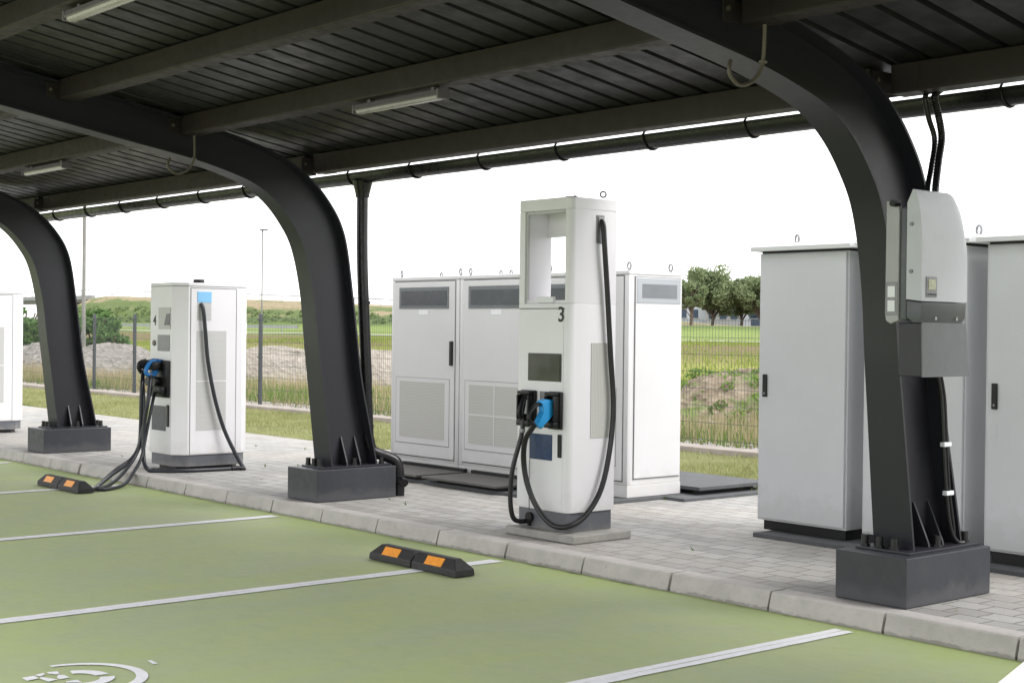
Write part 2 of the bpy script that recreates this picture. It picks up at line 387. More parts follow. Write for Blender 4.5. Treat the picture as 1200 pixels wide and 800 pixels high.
def letter(txt, size, loc, rot, mat, name, parent, offset=.0, depth=.002):
    cu = bpy.data.curves.new('t', 'FONT'); cu.body = txt; cu.size = size; cu.align_x = 'CENTER'; cu.align_y = 'CENTER'; cu.offset = offset; cu.extrude = depth
    t = bpy.data.objects.new('t', cu); COL.objects.link(t)
    bpy.context.view_layer.update()
    me = bpy.data.meshes.new_from_object(t.evaluated_get(bpy.context.evaluated_depsgraph_get()))
    bpy.data.objects.remove(t)
    mt = Matrix.Translation(Vector(loc)-(origin(parent) if parent else Vector())) @ Matrix.Rotation(rot[2], 4, 'Z') @ Matrix.Rotation(rot[0], 4, 'X')
    me.transform(mt)
    return link(name, me, mat, parent)

# ------------------------------------------------------------------ terrain
def smooth01(t): t = np.clip(t, 0, 1); return t*t*(3-2*t)
def ground_z(X, Y):
    X = np.asarray(X, float); Y = np.asarray(Y, float)
    z = np.where(Y < 9.705, -.03, .10) + 0*X
    z = z + .72*smooth01((Y-16)/48) + 1.1*smooth01((Y-74)/26)
    top = np.interp(X, [-260, -247, -229, -188, -153, -118, -104, 0], [1.95, 1.95, 6.15, 5.25, 4.2, 3.0, 1.95, 1.95])
    z = z + (top-1.92)*smooth01((Y-96)/8.5)*(1-.8*smooth01((Y-118)/12))
    return z
def gz(x, y): return float(ground_z(x, y))
xs = np.concatenate([[-3000, -1500, -800, -520, -400, -330], np.arange(-290, -90, 3.), np.arange(-90, 40, 4.), [60, 100, 200, 500, 1200, 3000]])
ys = np.concatenate([[-3000, -1000, -300, -100, -30, 0, 9.70, 9.72], np.arange(10, 20, 1.), np.arange(20, 94, 3.), np.arange(94, 132, 1.5), [140, 160, 200, 300, 600, 1500, 3000]])
GX, GY = np.meshgrid(xs, ys); GZ = ground_z(GX, GY)
bmp = (np.sin(GX*.31+GY*.17)+np.sin(GX*.13-GY*.41))*.02*(GY > 20)
V = np.stack([GX, GY, GZ+bmp], -1).reshape(-1, 3); nx = len(xs)
F = [(j*nx+i, j*nx+i+1, (j+1)*nx+i+1, (j+1)*nx+i) for j in range(len(ys)-1) for i in range(nx-1)]
tag(raw('ground', V, F, 'ground', smooth=True), kind='structure')
# far road
rx = np.arange(-400, 60, 10.)
vv = []; ff = []
for x in rx:
    for y in (65.2, 69.8): vv.append((x, y, gz(x, y)+.05))
for i in range(len(rx)-1): ff.append((2*i, 2*i+2, 2*i+3, 2*i+1))
tag(raw('road', vv, ff, 'asphalt'), kind='structure')

# parking floor, kerb, pavement
def sheet(name, x0, x1, y0, y1, z, mat, parent=None):
    o = raw(name, [(x0, y0, z), (x1, y0, z), (x1, y1, z), (x0, y1, z)], [(0, 1, 2, 3)], mat, parent); return o
floor = tag(sheet('parking_surface', -45, 12, -16, 6.14, 0, 'floor'), kind='structure')
tag(raw('pavement', [(-45, 6.27, ZP), (12, 6.27, ZP), (12, 9.70, ZP), (-45, 9.70, ZP), (-45, 9.70, -.05), (12, 9.70, -.05)], [(0, 1, 2, 3), (3, 2, 5, 4)], 'paver'), kind='structure')
k = MB(); j = [-3.614+.7335*i for i in range(20, 0, -1)][::-1]
edges = sorted([-3.614-.7335*i for i in range(-20, 57)] + [-13.92])
for a, b_ in zip(edges[:-1], edges[1:]):
    if b_-a < .1: continue
    a += .007+random.uniform(0, .003); b_ -= .007; dy = random.uniform(-.003, .003); dz = random.uniform(-.002, .002)
    poly = [(6.122+dy, -.02), (6.125+dy, .02), (6.146+dy, .094+dz), (6.152+dy, ZP+.001+dz), (6.160+dy, ZP+.003+dz), (6.275, ZP+.003+dz), (6.275, -.02)]
    k.prism(poly, 'x', a, b_)
kerb = tag(k.build('kerb', 'kerb'), kind='structure')
k = MB(); k.prism([(6.140, -.02), (6.165, .078), (6.185, .093), (6.272, .093), (6.272, -.02)], 'x', -45, 11); k.build('joint_mortar', 'joint', kerb)
# painted bay lines: two parallel strokes with a thin groove between
for i in range(-3, 6):
    x = -12.712+2.736*i
    m_ = MB()
    for (a, b_) in ((-.056, -.004), (.001, .056)):
        ye = 6.03+random.uniform(-.015, .01)
        n = 60; yy = np.linspace(.4, ye, n); ed = rng.normal(0, .0016, (n, 2))
        vs = [(m_.bm.verts.new((x+a+ed[q, 0], yy[q], .004)), m_.bm.verts.new((x+b_+ed[q, 1], yy[q]-(a-b_)*.0, .004))) for q in range(n)]
        for q in range(n-1): m_.bm.faces.new((vs[q][0], vs[q][1], vs[q+1][1], vs[q+1][0]))
    m_.build('parking_line', 'line', floor)
# painted charging symbol (outer ring, inner ring and plug), bay in front of the station with the 3
m_ = MB(); Z4 = .004
def band(cx, cy, r0, r1, a0, a1, n=40, taper=None):
    pr = None
    for q in range(n+1):
        t = q/n; a = R(a0+(a1-a0)*t); w0, w1 = r0, r1
        if taper: w0 = r0+(taper-r0)*(1-t)**1.5
        p = (m_.bm.verts.new((cx+w0*math.cos(a), cy+w0*math.sin(a), Z4)), m_.bm.verts.new((cx+w1*math.cos(a), cy+w1*math.sin(a), Z4)))
        if pr: m_.bm.faces.new((pr[0], pr[1], p[1], p[0]))
        pr = p
band(-5.87, 2.58, .235, .298, 178, -60, taper=.268)
band(-5.885, 2.585, .085, .145, 165, 85)
band(-5.865, 2.60, .08, .14, 72, -40)
for poly in ([(-6.027, 2.411), (-6.03, 2.465), (-5.975, 2.466), (-5.963, 2.408)],
             [(-6.04, 2.472), (-6.057, 2.517), (-6.029, 2.514), (-6.002, 2.482)],
             [(-5.995, 2.48), (-5.951, 2.499), (-5.905, 2.519), (-5.895, 2.473), (-5.967, 2.465)],
             [(-6.061, 2.533), (-6.047, 2.576), (-6.006, 2.568), (-5.995, 2.551), (-6.025, 2.53)],
             [(-5.990, 2.555), (-5.962, 2.573), (-5.908, 2.571), (-5.908, 2.526), (-5.938, 2.527)],
             [(-5.853, 2.532), (-5.852, 2.579), (-5.797, 2.578), (-5.838, 2.525)],
             [(-6.001, 2.972), (-5.997, 2.990), (-5.917, 2.982), (-5.927, 2.961)],
             [(-5.92, 2.20), (-5.82, 2.20), (-5.82, 2.30), (-5.92, 2.30)], [(-5.95, 2.31), (-5.79, 2.31), (-5.83, 2.40), (-5.91, 2.40)]):
    m_.bm.faces.new([m_.bm.verts.new((x, y, Z4)) for x, y in poly])
m_.build('painted_symbol', 'line', floor)
# dark pads under the cabinets
m_ = MB(); m_.box(-12.3, -8.40, 7.86, 9.5, -.02, ZP+.028, .006); m_.box(-8.397, -8.17, 8.78, 10.2, -.02, ZP+.026, .006); m_.box(-12.3, -8.40, 9.503, 10.2, -.02, ZP+.026, .006)
tag(m_.build('cabinet_pad', 'pad'), kind='structure')
m_ = MB(); m_.box(-6.53, 4, 7.70, 8.7, -.02, ZP+.03, .006)
tag(m_.build('cabinet_pad', 'pad'), kind='structure')

# ------------------------------------------------------------------ carport
CX = [-20.95, -15.42, -10.03, -4.553, .93]
cp = thing('carport', (-10, 6.6, ZP), 'dark steel carport with curved columns and ribbed roof over the parking bays', 'carport')
inner = [(6.50, .366), (6.452, .74), (6.405, 1.105), (6.372, 1.35), (6.325, 1.75), (6.235, 2.12), (6.115, 2.325), (5.965, 2.485), (5.785, 2.597), (5.55, 2.675), (5.23, 2.750), (4.7, 2.838), (3.9, 2.975), (2.05, 3.287)]
outer = [(6.95, .366), (6.90, .60), (6.795, 1.10), (6.725, 1.65), (6.66, 2.10), (6.59, 2.33), (6.47, 2.51), (6.32, 2.66), (6.12, 2.79), (5.88, 2.885), (5.58, 2.965), (5.2, 3.045), (4.2, 3.21), (2.05, 3.565)]
def deck_z(y): return 2.868-.165*(y-6.42)
outer = [(y, min(z, deck_z(y)-.012)) for y, z in outer]
def cat(pts, k=6):
    pts = [Vector((a, b, 0)) for a, b in pts]; out = []; n = len(pts)
    for i in range(n-1):
        p0, p1, p2, p3 = pts[max(i-1, 0)], pts[i], pts[i+1], pts[min(i+2, n-1)]
        for q in range(k):
            t = q/k; out.append(.5*((2*p1)+(-p0+p2)*t+(2*p0-5*p1+4*p2-p3)*t*t+(-p0+3*p1-3*p2+p3)*t**3))
    out.append(pts[-1]); return [(p.x, p.y) for p in out]
ci, co = cat(inner), cat(outer)
def offs(c, d):
    o = []
    for i in range(len(c)):
        a, b_ = Vector(c[max(i-1, 0)]), Vector(c[min(i+1, len(c)-1)]); t = (b_-a).normalized(); o.append((c[i][0]+t.y*d, c[i][1]-t.x*d))
    return o
def column(cx, detail=True):
    m_ = MB(); W = .095; T = .014
    # web
    def strip(a, b_, x0, x1, flare=0):
        fl = lambda p: flare*min(1, max(0, (1.95-p[1])/1.55))
        va = [[m_.bm.verts.new((x+(fl(p) if x > cx else -fl(p)), p[0], p[1])) for p in c] for x in (x0, x1) for c in (a, b_)]
        n = len(a)
        for i in range(n-1):
            for p, q in ((0, 1), (1, 3), (3, 2), (2, 0)): m_.bm.faces.new((va[p][i], va[p][i+1], va[q][i+1], va[q][i]))
        for i in (0, n-1): m_.bm.faces.new((va[0][i], va[1][i], va[3][i], va[2][i]))
    fi = offs(ci, T); fo = offs(co, -T)
    strip(fi, fo, cx-.006, cx+.006)
    strip(ci, fi, cx-W, cx+W, .028); strip(fo, co, cx-W, cx+W, .028)
    m_.box(cx-.17, cx+.17, 6.40, 7.05, .358, .372, .002)
    c = m_.build('column', 'steel', cp, True)
    b = MB(); b.box(cx-.22, cx+.22, 6.30, 7.07, ZP+.003, .358, .005); b.build('base_block', 'block', c)
    for y in (6.66, 6.79):
        for sgn in (1, -1):
            g = MB(); g.prism([(cx+sgn*.006, .373), (cx+sgn*.112, .373), (cx+sgn*.105, .40), (cx+sgn*.014, .60), (cx+sgn*.006, .60)], 'y', y-.006, y+.006); g.build('gusset', 'steel', c)
    for bx, by in ((-.14, 6.445), (-.045, 6.44), (.05, 6.435), (.115, 6.725), (-.115, 6.725), (.105, 7.00), (.0, 7.005), (-.105, 7.0)):
        g = MB(); g.cyl((cx+bx, by, .372), (cx+bx, by, .384), .026, seg=6); g.cyl((cx+bx, by, .384), (cx+bx, by, .43), .0195, seg=14); g.build('bolt', 'bolt', c, True)
    return c
cols = [column(x) for x in CX]
# roof deck: flat pans with narrow upward ribs running down the slope
X0, X1, YF, YB = -22.6, 2.4, 1.95, 6.83  # unseen front edge YF shortened so more light reaches the floor
prof = []; x = X0
while x < X1-.2:
    prof += [(x, 0), (x+.155, 0), (x+.165, .038), (x+.192, .038), (x+.202, 0)]; x += .2135
prof.append((X1, 0))
vv = []; ff = []
for px, pz in prof:
    for y in (YF, YB): vv += [(px, y, deck_z(y)+pz), (px, y, deck_z(y)+pz+.002)]
for i in range(len(prof)-1):
    a, b_ = 4*i, 4*(i+1)
    ff += [(a, b_, b_+2, a+2), (a+1, a+3, b_+3, b_+1), (a, a+1, b_+1, b_), (a+2, b_+2, b_+3, a+3)]
o_ = origin(cp); raw('roof_deck', [(a-o_.x, b_-o_.y, c-o_.z) for a, b_, c in vv], ff, 'deck', cp)
# purlins between the frames
PY = [6.45, 5.29, 4.34, 3.40, 2.42]
ends = [X0] + CX + [X1]
for y in PY:
    zb = 2.727-.168*(y-6.452)
    for a, b_ in zip(ends[:-1], ends[1:]):
        a2 = a+(.07 if a != X0 else 0); b2 = b_-(.07 if b_ != X1 else 0)
        if y > 6: a2, b2 = a2-.0, b2+.0
        m_ = MB(); zt = deck_z(y)-.004
        m_.prism([(y-.115, zb+.012), (y-.113, zb+.004), (y-.106, zb), (y, zb-.004), (y, zt-.002), (y-.115, zt+.014)], 'x', a2, b2)
        p = m_.build('purlin', 'purlin', cp)
        if a != X0:   # end lap sleeve and the bolt to the frame
            s_ = MB(); s_.prism([(y-.118, zb+.012), (y-.116, zb+.002), (y-.108, zb-.003), (y+.003, zb-.007), (y+.003, zt-.005), (y-.118, zt+.010)], 'x', a2-.005, a2+.16); s_.build('end_sleeve', 'purlin', p)
            s_ = MB(); s_.cyl((a+.007, y-.16, zb+.07), (a+.022, y-.16, zb+.07), .012, seg=10); s_.build('bracket_bolt', 'pipe_clip', p, True); s_ = MB(); s_.box(a+.0065, a+.0125, y-.19, y-.02, zb+.01, zb+.12, .002); s_.build('end_bracket', 'purlin', p)
# gutter, hoppers and downpipes
GYc, GZc, GR = 6.87, 2.763, .079
m_ = MB(); n = 14
for rr in (GR, GR-.004):
    pass
pr = [(GYc+GR*math.cos(a), GZc+GR*math.sin(a)) for a in np.linspace(math.pi, 2*math.pi, n)]
pi_ = [(GYc+(GR-.004)*math.cos(a), GZc+(GR-.004)*math.sin(a)) for a in np.linspace(2*math.pi, math.pi, n)]
m_.prism(pr+pi_, 'x', X0, X1); gut = m_.build('gutter', 'gutter', cp, True)
m_ = MB()
for yy, zz in ((GYc-GR, GZc+.002), (GYc+GR, GZc+.002)): m_.cyl((X0, yy, zz), (X1, yy, zz), .008, seg=8)
m_.build('gutter_bead', 'gutter', gut, True)
x = -22.2
while x < 2.3:
    m_ = MB(); pts = [(x, GYc+(GR+.006)*math.cos(a), GZc+(GR+.006)*math.sin(a)) for a in np.linspace(math.pi*.98, 2*math.pi*1.0, 12)]
    m_.tube([(x, GYc-.062, deck_z(GYc-.062)-.005)]+pts, .0075, 6, 0); m_.build('gutter_hook', 'gutter', gut, True); x += .86
def downpipe(xd):
    m_ = MB()
    m_.cyl((xd, GYc, 2.61), (xd, GYc, 2.705), .062, .086, 18); m_.cyl((xd, GYc, 2.57), (xd, GYc, 2.61), .056, .062, 18)
    m_.tube([(xd, GYc, 2.60), (xd+.01, GYc, 2.0), (xd+.03, GYc+.03, 1.2), (xd+.04, GYc+.05, .66), (xd+.045, GYc+.06, .56), (xd+.065, GYc+.09, .47), (xd+.13, GYc+.21, .415), (xd+.165, GYc+.265, .36), (xd+.175, GYc+.275, .20), (xd+.175, GYc+.275, ZP+.002)], .047, 16, 8)
    d = m_.build('downpipe', 'gutter', cp, True)
    for z in (.68, 1.7):
        q = MB(); xx = xd+.06*(2.0-z)/1.4; xx = xd+.02+.02*(2.0-z)/1.4; yy = GYc+.05*(2.0-z)/1.4; q.cyl((xx, yy, z-.012), (xx, yy, z+.012), .053, seg=16); q.build('pipe_clamp', 'gutter', d, True)
    q = MB(); q.tube([(xd+.18, GYc+.27, .235), (xd+.25, GYc+.26, .225), (xd+.285, GYc+.25, .215)], .036, 12, 4); q.build('pipe_stub', 'gutter', d, True)
downpipe(-10.05)
downpipe(-20.9)

# hanging items under the roof
def strip_light(x, y, label):
    zb = 2.727-.168*(y-6.452)
    zz = zb-.058
    t = thing('strip_light', (x, y-.05, zz), label, 'strip light', 'fluorescent strip lights under the carport roof')
    m_ = MB(); m_.prism([(y-.095, zz+.005), (y-.085, zz+.035), (y-.015, zz+.035), (y-.005, zz+.005), (y-.010, zz), (y-.090, zz)], 'x', x-.44, x+.44, .002); m_.build('housing', 'lamp_grey', t)
    m_ = MB(); m_.prism([(y-.086, zz-.001), (y-.080, zz-.016), (y-.062, zz-.021), (y-.038, zz-.021), (y-.020, zz-.016), (y-.014, zz-.001)], 'x', x-.425, x+.425, .003); m_.build('diffuser', 'lamp_lens', t)
    for s_ in (-.3, .36):
        m_ = MB(); m_.box(x+s_-.015, x+s_+.015, y-.07, y-.03, zz+.036, zb-.001, .003); m_.build('mounting_clip', 'lamp_grey', t)
    for s_ in (-1, 1):
        m_ = MB(); m_.box(x+s_*.441-.007, x+s_*.441+.007, y-.097, y-.003, zz-.018, zz+.038, .004); m_.build('end_cap', 'lamp_grey', t)
strip_light(-7.28, 5.29, 'grey strip light under the roof between the middle and nearest curved columns')
strip_light(-12.64, 5.29, 'grey strip light under the roof between the middle and farthest curved columns')
strip_light(-7.32, 3.40, 'grey strip light under the frontmost purlin, at the top edge of the photo')
def hook(cx, label):
    t = tag(bpy.data.objects.new('hanging_conduit', None), label, 'conduit', 'looped conduits hanging under the purlins'); COL.objects.link(t); t.location = (cx+.13, 5.25, 2.88)
    m_ = MB(); m_.tube([(cx+.13, 5.24, 2.915), (cx+.125, 5.245, 2.86), (cx+.115, 5.25, 2.76), (cx+.11, 5.235, 2.70), (cx+.10, 5.185, 2.645), (cx+.095, 5.11, 2.625), (cx+.09, 5.055, 2.66), (cx+.085, 5.05, 2.70), (cx+.07, 5.075, 2.735)], .0092, 8, 10, ribs=1); m_.build('conduit', 'pipe_clip', t, True)
    m_ = MB(); m_.torus((cx+.115, 5.25, 2.745), (0, .1, 1), .015, .006, 12); m_.build('collar', 'pipe_clip', t, True)
hook(-4.54, 'pale corrugated conduit looping under the arm of the nearest curved column')
hook(-10.02, 'pale corrugated conduit looping under the arm of the middle curved column')

# ------------------------------------------------------------------ inverter on the nearest column
cx = -4.54
iv = thing('inverter', (-4.27, 6.33, 1.555), 'rounded silver grey inverter with dark base and small display on the nearest column', 'inverter')
IX = -4.118; IY0, IY1 = 6.08, 6.47
m_ = MB(); m_.box(-4.252, -4.207, IY0+.008, IY1-.01, 1.56, 2.12, .015, 3); m_.build('back_housing', 'inverter_dark', iv, True)
m_ = MB(); m_.prism([(-4.33, 2.15), (-4.262, 2.15), (-4.262, 2.11), (-4.254, 2.09), (-4.254, 1.56), (-4.30, 1.545), (-4.325, 1.56), (-4.33, 1.60)], 'y', IY0+.005, IY0+.03, .004); m_.box(-4.33, -4.254, IY0+.031, IY1-.03, 1.60, 2.08, .004); mp_ = m_.build('mounting_plate', 'inverter_side', iv)
q = MB(); q.box(-4.327, -4.258, IY0+.001, IY0+.004, 1.585, 1.75, .001); q.build('plate_cover', 'mid_grey', mp_)
for z in (1.605, 1.675):
    q = MB(); q.box(-4.312, -4.270, IY0-.002, IY0+.0005, z, z+.055, .001); q.build('rating_label', 'label', mp_)
q = MB(); q.cyl((-4.272, IY0+.02, 2.135), (-4.272, IY0-.03, 2.135), .017, seg=14); q.build('cable_gland', 'black', iv, True)
side = [(-4.205, 1.665), (IX, 1.655), (IX, 1.90), (IX-.003, 2.00), (IX-.012, 2.09), (IX-.026, 2.155), (IX-.046, 2.195), (IX-.056, 2.20), (-4.205, 2.135)]
m_ = MB(); ny = 24; rings = []
for q in range(ny+1):
    t = q/ny; y = IY0+(IY1-IY0)*t
    sr = max(0, (t-.74)/.26); drop = .15*(1-math.sqrt(max(0, 1-.98*sr*sr)))
    rings.append([m_.bm.verts.new((a, y, b_-drop*float(smooth01((b_-1.80)/.35)))) for a, b_ in side])
for q in range(ny):
    for i in range(len(side)):
        i2 = (i+1) % len(side); m_.bm.faces.new((rings[q][i], rings[q][i2], rings[q+1][i2], rings[q+1][i]))
m_.bm.faces.new(rings[0]); m_.bm.faces.new(rings[-1][::-1])
m_.build('front_cover', 'inverter', iv, True)
m_ = MB(); m_.prism([(-4.206, 1.575), (-4.17, 1.55), (IX-.02, 1.55), (IX-.002, 1.575), (IX+.001, 1.65), (-4.206, 1.66)], 'y', IY0+.002, IY1-.003, .01); lc = m_.build('lower_cover', 'inverter_dark', iv, True)
for y in (6.20, 6.38):
    q = MB(); q.cyl((IX-.008, y, 1.572), (IX+.004, y, 1.572), .009, seg=12); q.build('cover_screw', 'chrome', lc, True)
m_ = MB(); m_.box(IX-.004, IX+.005, 6.115, 6.205, 1.675, 1.775, .003); dp = m_.build('display', 'mid_grey', iv)
q = MB(); q.box(IX+.0055, IX+.007, 6.130, 6.190, 1.712, 1.762); q.build('lcd_screen', 'lcd', dp)
for y in (6.133, 6.152, 6.171, 6.190):
    q = MB(); q.box(IX+.0055, IX+.009, y-.006, y+.006, 1.684, 1.694, .001); q.build('button', 'slate', dp)
for z in (1.80, 2.03):
    q = MB(); q.cyl((-4.178, IY0+.002, z), (-4.178, IY0-.006, z), .010, seg=12); q.build('side_screw', 'mid_grey', iv, True)
cb = thing('cable_cover', (-4.3, 6.4, 1.28), 'plain grey sheet metal cable cover below the inverter on the nearest column', 'cable cover')
m_ = MB(); m_.prism([(6.125, 1.285), (6.525, 1.285), (6.495, 1.552), (6.115, 1.552)], 'x', -4.142, -4.135); m_.build('front_sheet', 'cover_grey', cb)
m_ = MB(); m_.box(-4.275, -4.143, 6.122, 6.18, 1.287, 1.55, .004); m_.build('side_box', 'steel', cb)
for lab, xx, r_, pts in (('thicker black corrugated hose running from the eave down into the inverter top', 0, .017, [(-4.30, 6.50, 2.75), (-4.30, 6.44, 2.70), (-4.29, 6.46, 2.61), (-4.285, 6.485, 2.50), (-4.275, 6.445, 2.37), (-4.26, 6.40, 2.235), (-4.25, 6.38, 2.09)]),
                         ('thinner black hose beside the column flange, entering the inverter top', 1, .013, [(-4.345, 6.46, 2.75), (-4.345, 6.425, 2.70), (-4.34, 6.45, 2.60), (-4.33, 6.49, 2.49), (-4.315, 6.44, 2.34), (-4.30, 6.39, 2.236), (-4.29, 6.37, 2.09)])):
    m_ = MB(); m_.tube(pts, r_, 10, 16, ribs=1); tag(m_.build('corrugated_hose', 'gutter', None, True), lab, 'hose')
t = thing('column_cable', (-4.45, 6.8, .4), 'black cable with two white clips running down the nearest column', 'cable')
m_ = MB(); pts = [(-4.435, 6.70, 1.30), (-4.435, 6.745, 1.15), (-4.435, 6.77, .91), (-4.435, 6.80, .66), (-4.435, 6.845, .46), (-4.43, 6.90, .385), (-4.42, 6.95, .376)]
m_.tube(pts, .011, 8, 8); m_.tube([(a+.0, b_+.028, c) for a, b_, c in pts[:-2]]+[(-4.435, 6.875, .40)], .009, 8, 8); m_.build('cable', 'cable', t, True)
for y, z in ((6.787, .91), (6.815, .65)):
    m_ = MB(); m_.box(-4.448, -4.418, y-.034, y+.034, z-.012, z+.012, .004); m_.build('cable_clip', 'label', t)

# ------------------------------------------------------------------ charging station with the 3
def rect_plan(x0, x1, y0, y1, rad_fr):
    p = [(x0, y0)]
    for a in np.linspace(-90, 0, 9): p.append((x1-rad_fr+rad_fr*math.cos(R(a)), y0+rad_fr+rad_fr*math.sin(R(a))))
    return p+[(x1, y1), (x0, y1)]
sl = tag(MB().box(-7.645, -6.955, 6.43, 6.96, ZP+.002, .155, .008).build('concrete_plinth', 'slab'), 'rough grey concrete slab under the tall station with the 3', 'concrete slab')
c3 = thing('charging_station', (-7.35, 6.7, .155), 'tall white charging station marked 3 with open display frame at the top', 'charging station')
XA, XB, YA, YBk = -7.605, -7.085, 6.50, 6.915
MB().prism(rect_plan(XA, XB, YA, YBk, .045), 'z', .285, 1.67, .004).build('body', 'white', c3, True)
MB().prism(rect_plan(XA+.01, XB-.012, YA+.012, YBk-.012, .03), 'z', .156, .2845).build('plinth', 'plinth', c3)
m_ = MB()
m_.prism([(XB-.052, YA)] + rect_plan(XA, XB, YA, YBk, .045)[1:-1] + [(XB-.052, YBk)], 'z', 1.671, 2.293)
m_.box(XA, XA+.055, YA, YA+.24, 1.671, 2.293)
m_.prism(rect_plan(XA, XB, YA, YBk, .045), 'z', 2.2935, 2.372, .006)
m_.box(XA+.056, XB-.053, YA+.21, YA+.24, 2.13, 2.2925)
m_.box(XA+.056, XB-.053, YA+.02, YA+.24, 1.671, 1.692)
hf = m_.build('display_frame', 'white', c3)
q = MB()
for x0, x1, z0, z1 in ((XA+.056, XA+.072, 1.694, 2.29), (XB-.069, XB-.053, 1.694, 2.29), (XA+.073, XB-.070, 2.274, 2.29)): q.box(x0, x1, YA+.012, YA+.03, z0, z1, .002)
q.build('window_bezel', 'perf_light', hf)
q = MB(); q.box(-7.43, -7.265, YA+.008, YA+.03, 1.674, 1.715, .004); q.build('sensor_bar', 'label', hf)
q = MB(); q.box(XA+.014, XB-.062, YA-.003, YA-.0005, .295, 1.632, .001); fp = q.build('front_panel', 'white', c3)
q = MB()
for z in (1.632, ): q.box(XA+.004, XB-.052, YA-.0018, YA-.0006, z+.001, z+.007)
q.build('panel_gap', 'seam', fp)
letter('3', .138, (-7.170, YA-.0045, 1.592), (R(90), 0, 0), 'black', 'number', c3, .0022, .001)
m_ = MB(); m_.box(-7.495, -7.162, YA-.010, YA-.0035, 1.150, 1.336, .003); s_ = m_.build('screen', 'screen', c3)
q = MB(); q.box(-7.485, -7.172, YA-.0125, YA-.0105, 1.160, 1.326); q.build('screen_glass', 'screen', s_)
MB().box(-7.372, -7.292, YA-.008, YA-.0035, .865, 1.082, .002).build('card_reader', 'mid_grey', c3)
MB().box(-7.475, -7.245, YA-.006, YA-.0035, .622, .795, .001).build('info_sticker', 'navy', c3)
MB().box(-7.186, -7.150, YA-.014, YA-.0035, .648, .802, .005).build('door_latch', 'black', c3)
# side vent and cable outlet on the right-hand face
MB().box(XB+.001, XB+.004, 6.69, 6.872, .775, 1.41, .001).build('side_vent', 'perf', c3)
m_ = MB(); m_.box(XB+.001, XB+.006, 6.725, 6.795, 2.075, 2.262, .002); ou = m_.build('cable_outlet', 'mid_grey', c3)
q = MB(); q.box(XB+.0065, XB+.012, 6.738, 6.785, 2.205, 2.25, .003); q.build('cable_clamp', 'chrome', ou)
MB().torus((-7.10, 6.80, 2.405), (.7, -.7, 0), .019, .006).build('lifting_eye', 'mid_grey', c3, True)
MB().torus((-7.40, 6.82, 2.395), (.7, -.7, 0), .019, .006).build('lifting_eye', 'mid_grey', c3, True)
MB().cyl((-7.33, 6.72, 2.3725), (-7.33, 6.72, 2.40), .05, .042, 20).build('antenna_cap', 'black', c3, True)
def holster(par, x, y, z0, z1, w=.125):
    m_ = MB(); m_.box(x-w/2, x+w/2, y-.028, y-.0035, z0, z1, .008); h = m_.build('holster', 'black', par, True)
    q = MB(); q.box(x-w/2+.01, x+w/2-.01, y-.075, y-.0285, z0+.01, z0+.05, .008); q.box(x-w/2+.012, x-w/2+.026, y-.075, y-.0285, z0+.051, z1-.03, .005); q.box(x+w/2-.026, x+w/2-.012, y-.075, y-.0285, z0+.051, z1-.03, .005); q.box(x-w/2+.012, x+w/2-.012, y-.07, y-.0285, z1-.028, z1-.004, .006)
    q.build('holster_rim', 'black', h, True)
holster(c3, -7.475, YA, .835, 1.085, .15)
holster(c3, -7.205, YA, .835, 1.085, .13)
def plug(par, x, colour, poly, loop, grip, r_loop, nose, w=.05):
    """plug held by the station: body outline and handle loop given in the Y-Z plane at x"""
    m_ = MB(); m_.prism(poly, 'x', x-w/2, x+w/2, .009); b = m_.build('plug_body', colour, par, True)
    q = MB(); q.cyl((x, nose[0]-.03, nose[1]), (x, nose[0]+.04, nose[1]), .030, seg=16); q.build('plug_nose', 'black', b, True)
    q = MB(); q.tube([(x, a, b_) for a, b_ in loop], r_loop, 10, 8); q.build('plug_handle', grip, par, True)
cb1 = thing('charging_cable', (-7.2, 6.4, .9), 'charging cable with bright blue plug, looping down the front of the station with the 3', 'charging cable')
plug(cb1, -7.205, 'blue', [(6.325, 1.020), (6.37, 1.038), (6.447, 1.033), (6.470, 1.0), (6.470, .955), (6.418, .921), (6.352, .844), (6.299, .874), (6.373, .955), (6.366, .992)], [(6.372, 1.005), (6.327, 1.004), (6.276, .967), (6.252, .926), (6.262, .893), (6.307, .866)], 'black', .0135, (6.465, .99))
m_ = MB(); m_.tube([(XB+.006, 6.762, 2.225), (XB+.030, 6.762, 2.19), (XB+.040, 6.766, 2.05), (XB+.036, 6.800, 1.75), (XB+.036, 6.835, 1.35), (XB+.038, 6.865, 1.0), (XB+.045, 6.835, .72), (XB+.060, 6.74, .44), (XB+.055, 6.60, .27), (XB+.02, 6.47, .205), (-7.17, 6.425, .215), (-7.30, 6.41, .32), (-7.38, 6.395, .47), (-7.395, 6.375, .63), (-7.345, 6.345, .76), (-7.25, 6.32, .845), (-7.205, 6.315, .880)], .0185, 12, 10); m_.build('cable', 'cable', cb1, True)
cb2 = thing('charging_cable', (-7.5, 6.4, .9), 'charging cable with black plug in the left holster of the station with the 3', 'charging cable')
plug(cb2, -7.47, 'black', [(6.47, 1.06), (6.47, .97), (6.445, .93), (6.425, .90), (6.405, .915), (6.405, .955), (6.425, 1.02), (6.445, 1.055)], [(6.445, 1.04), (6.41, .985), (6.395, .93), (6.415, .895)], 'black', .014, (6.47, 1.01))
m_ = MB(); m_.prism([(6.437, 1.020), (6.455, 1.015), (6.436, .925), (6.418, .930)], 'x', -7.4435, -7.4405); m_.build('plug_sticker', 'label', cb2)
m_ = MB(); m_.tube([(-7.47, 6.432, .915), (-7.47, 6.43, .85), (-7.475, 6.416, .76), (-7.49, 6.39, .65), (-7.505, 6.37, .54), (-7.515, 6.365, .41), (-7.515, 6.37, .29), (-7.51, 6.395, .215), (-7.50, 6.45, .195), (-7.49, 6.515, .20)], .0165, 12, 10); m_.build('cable', 'cable', cb2, True)
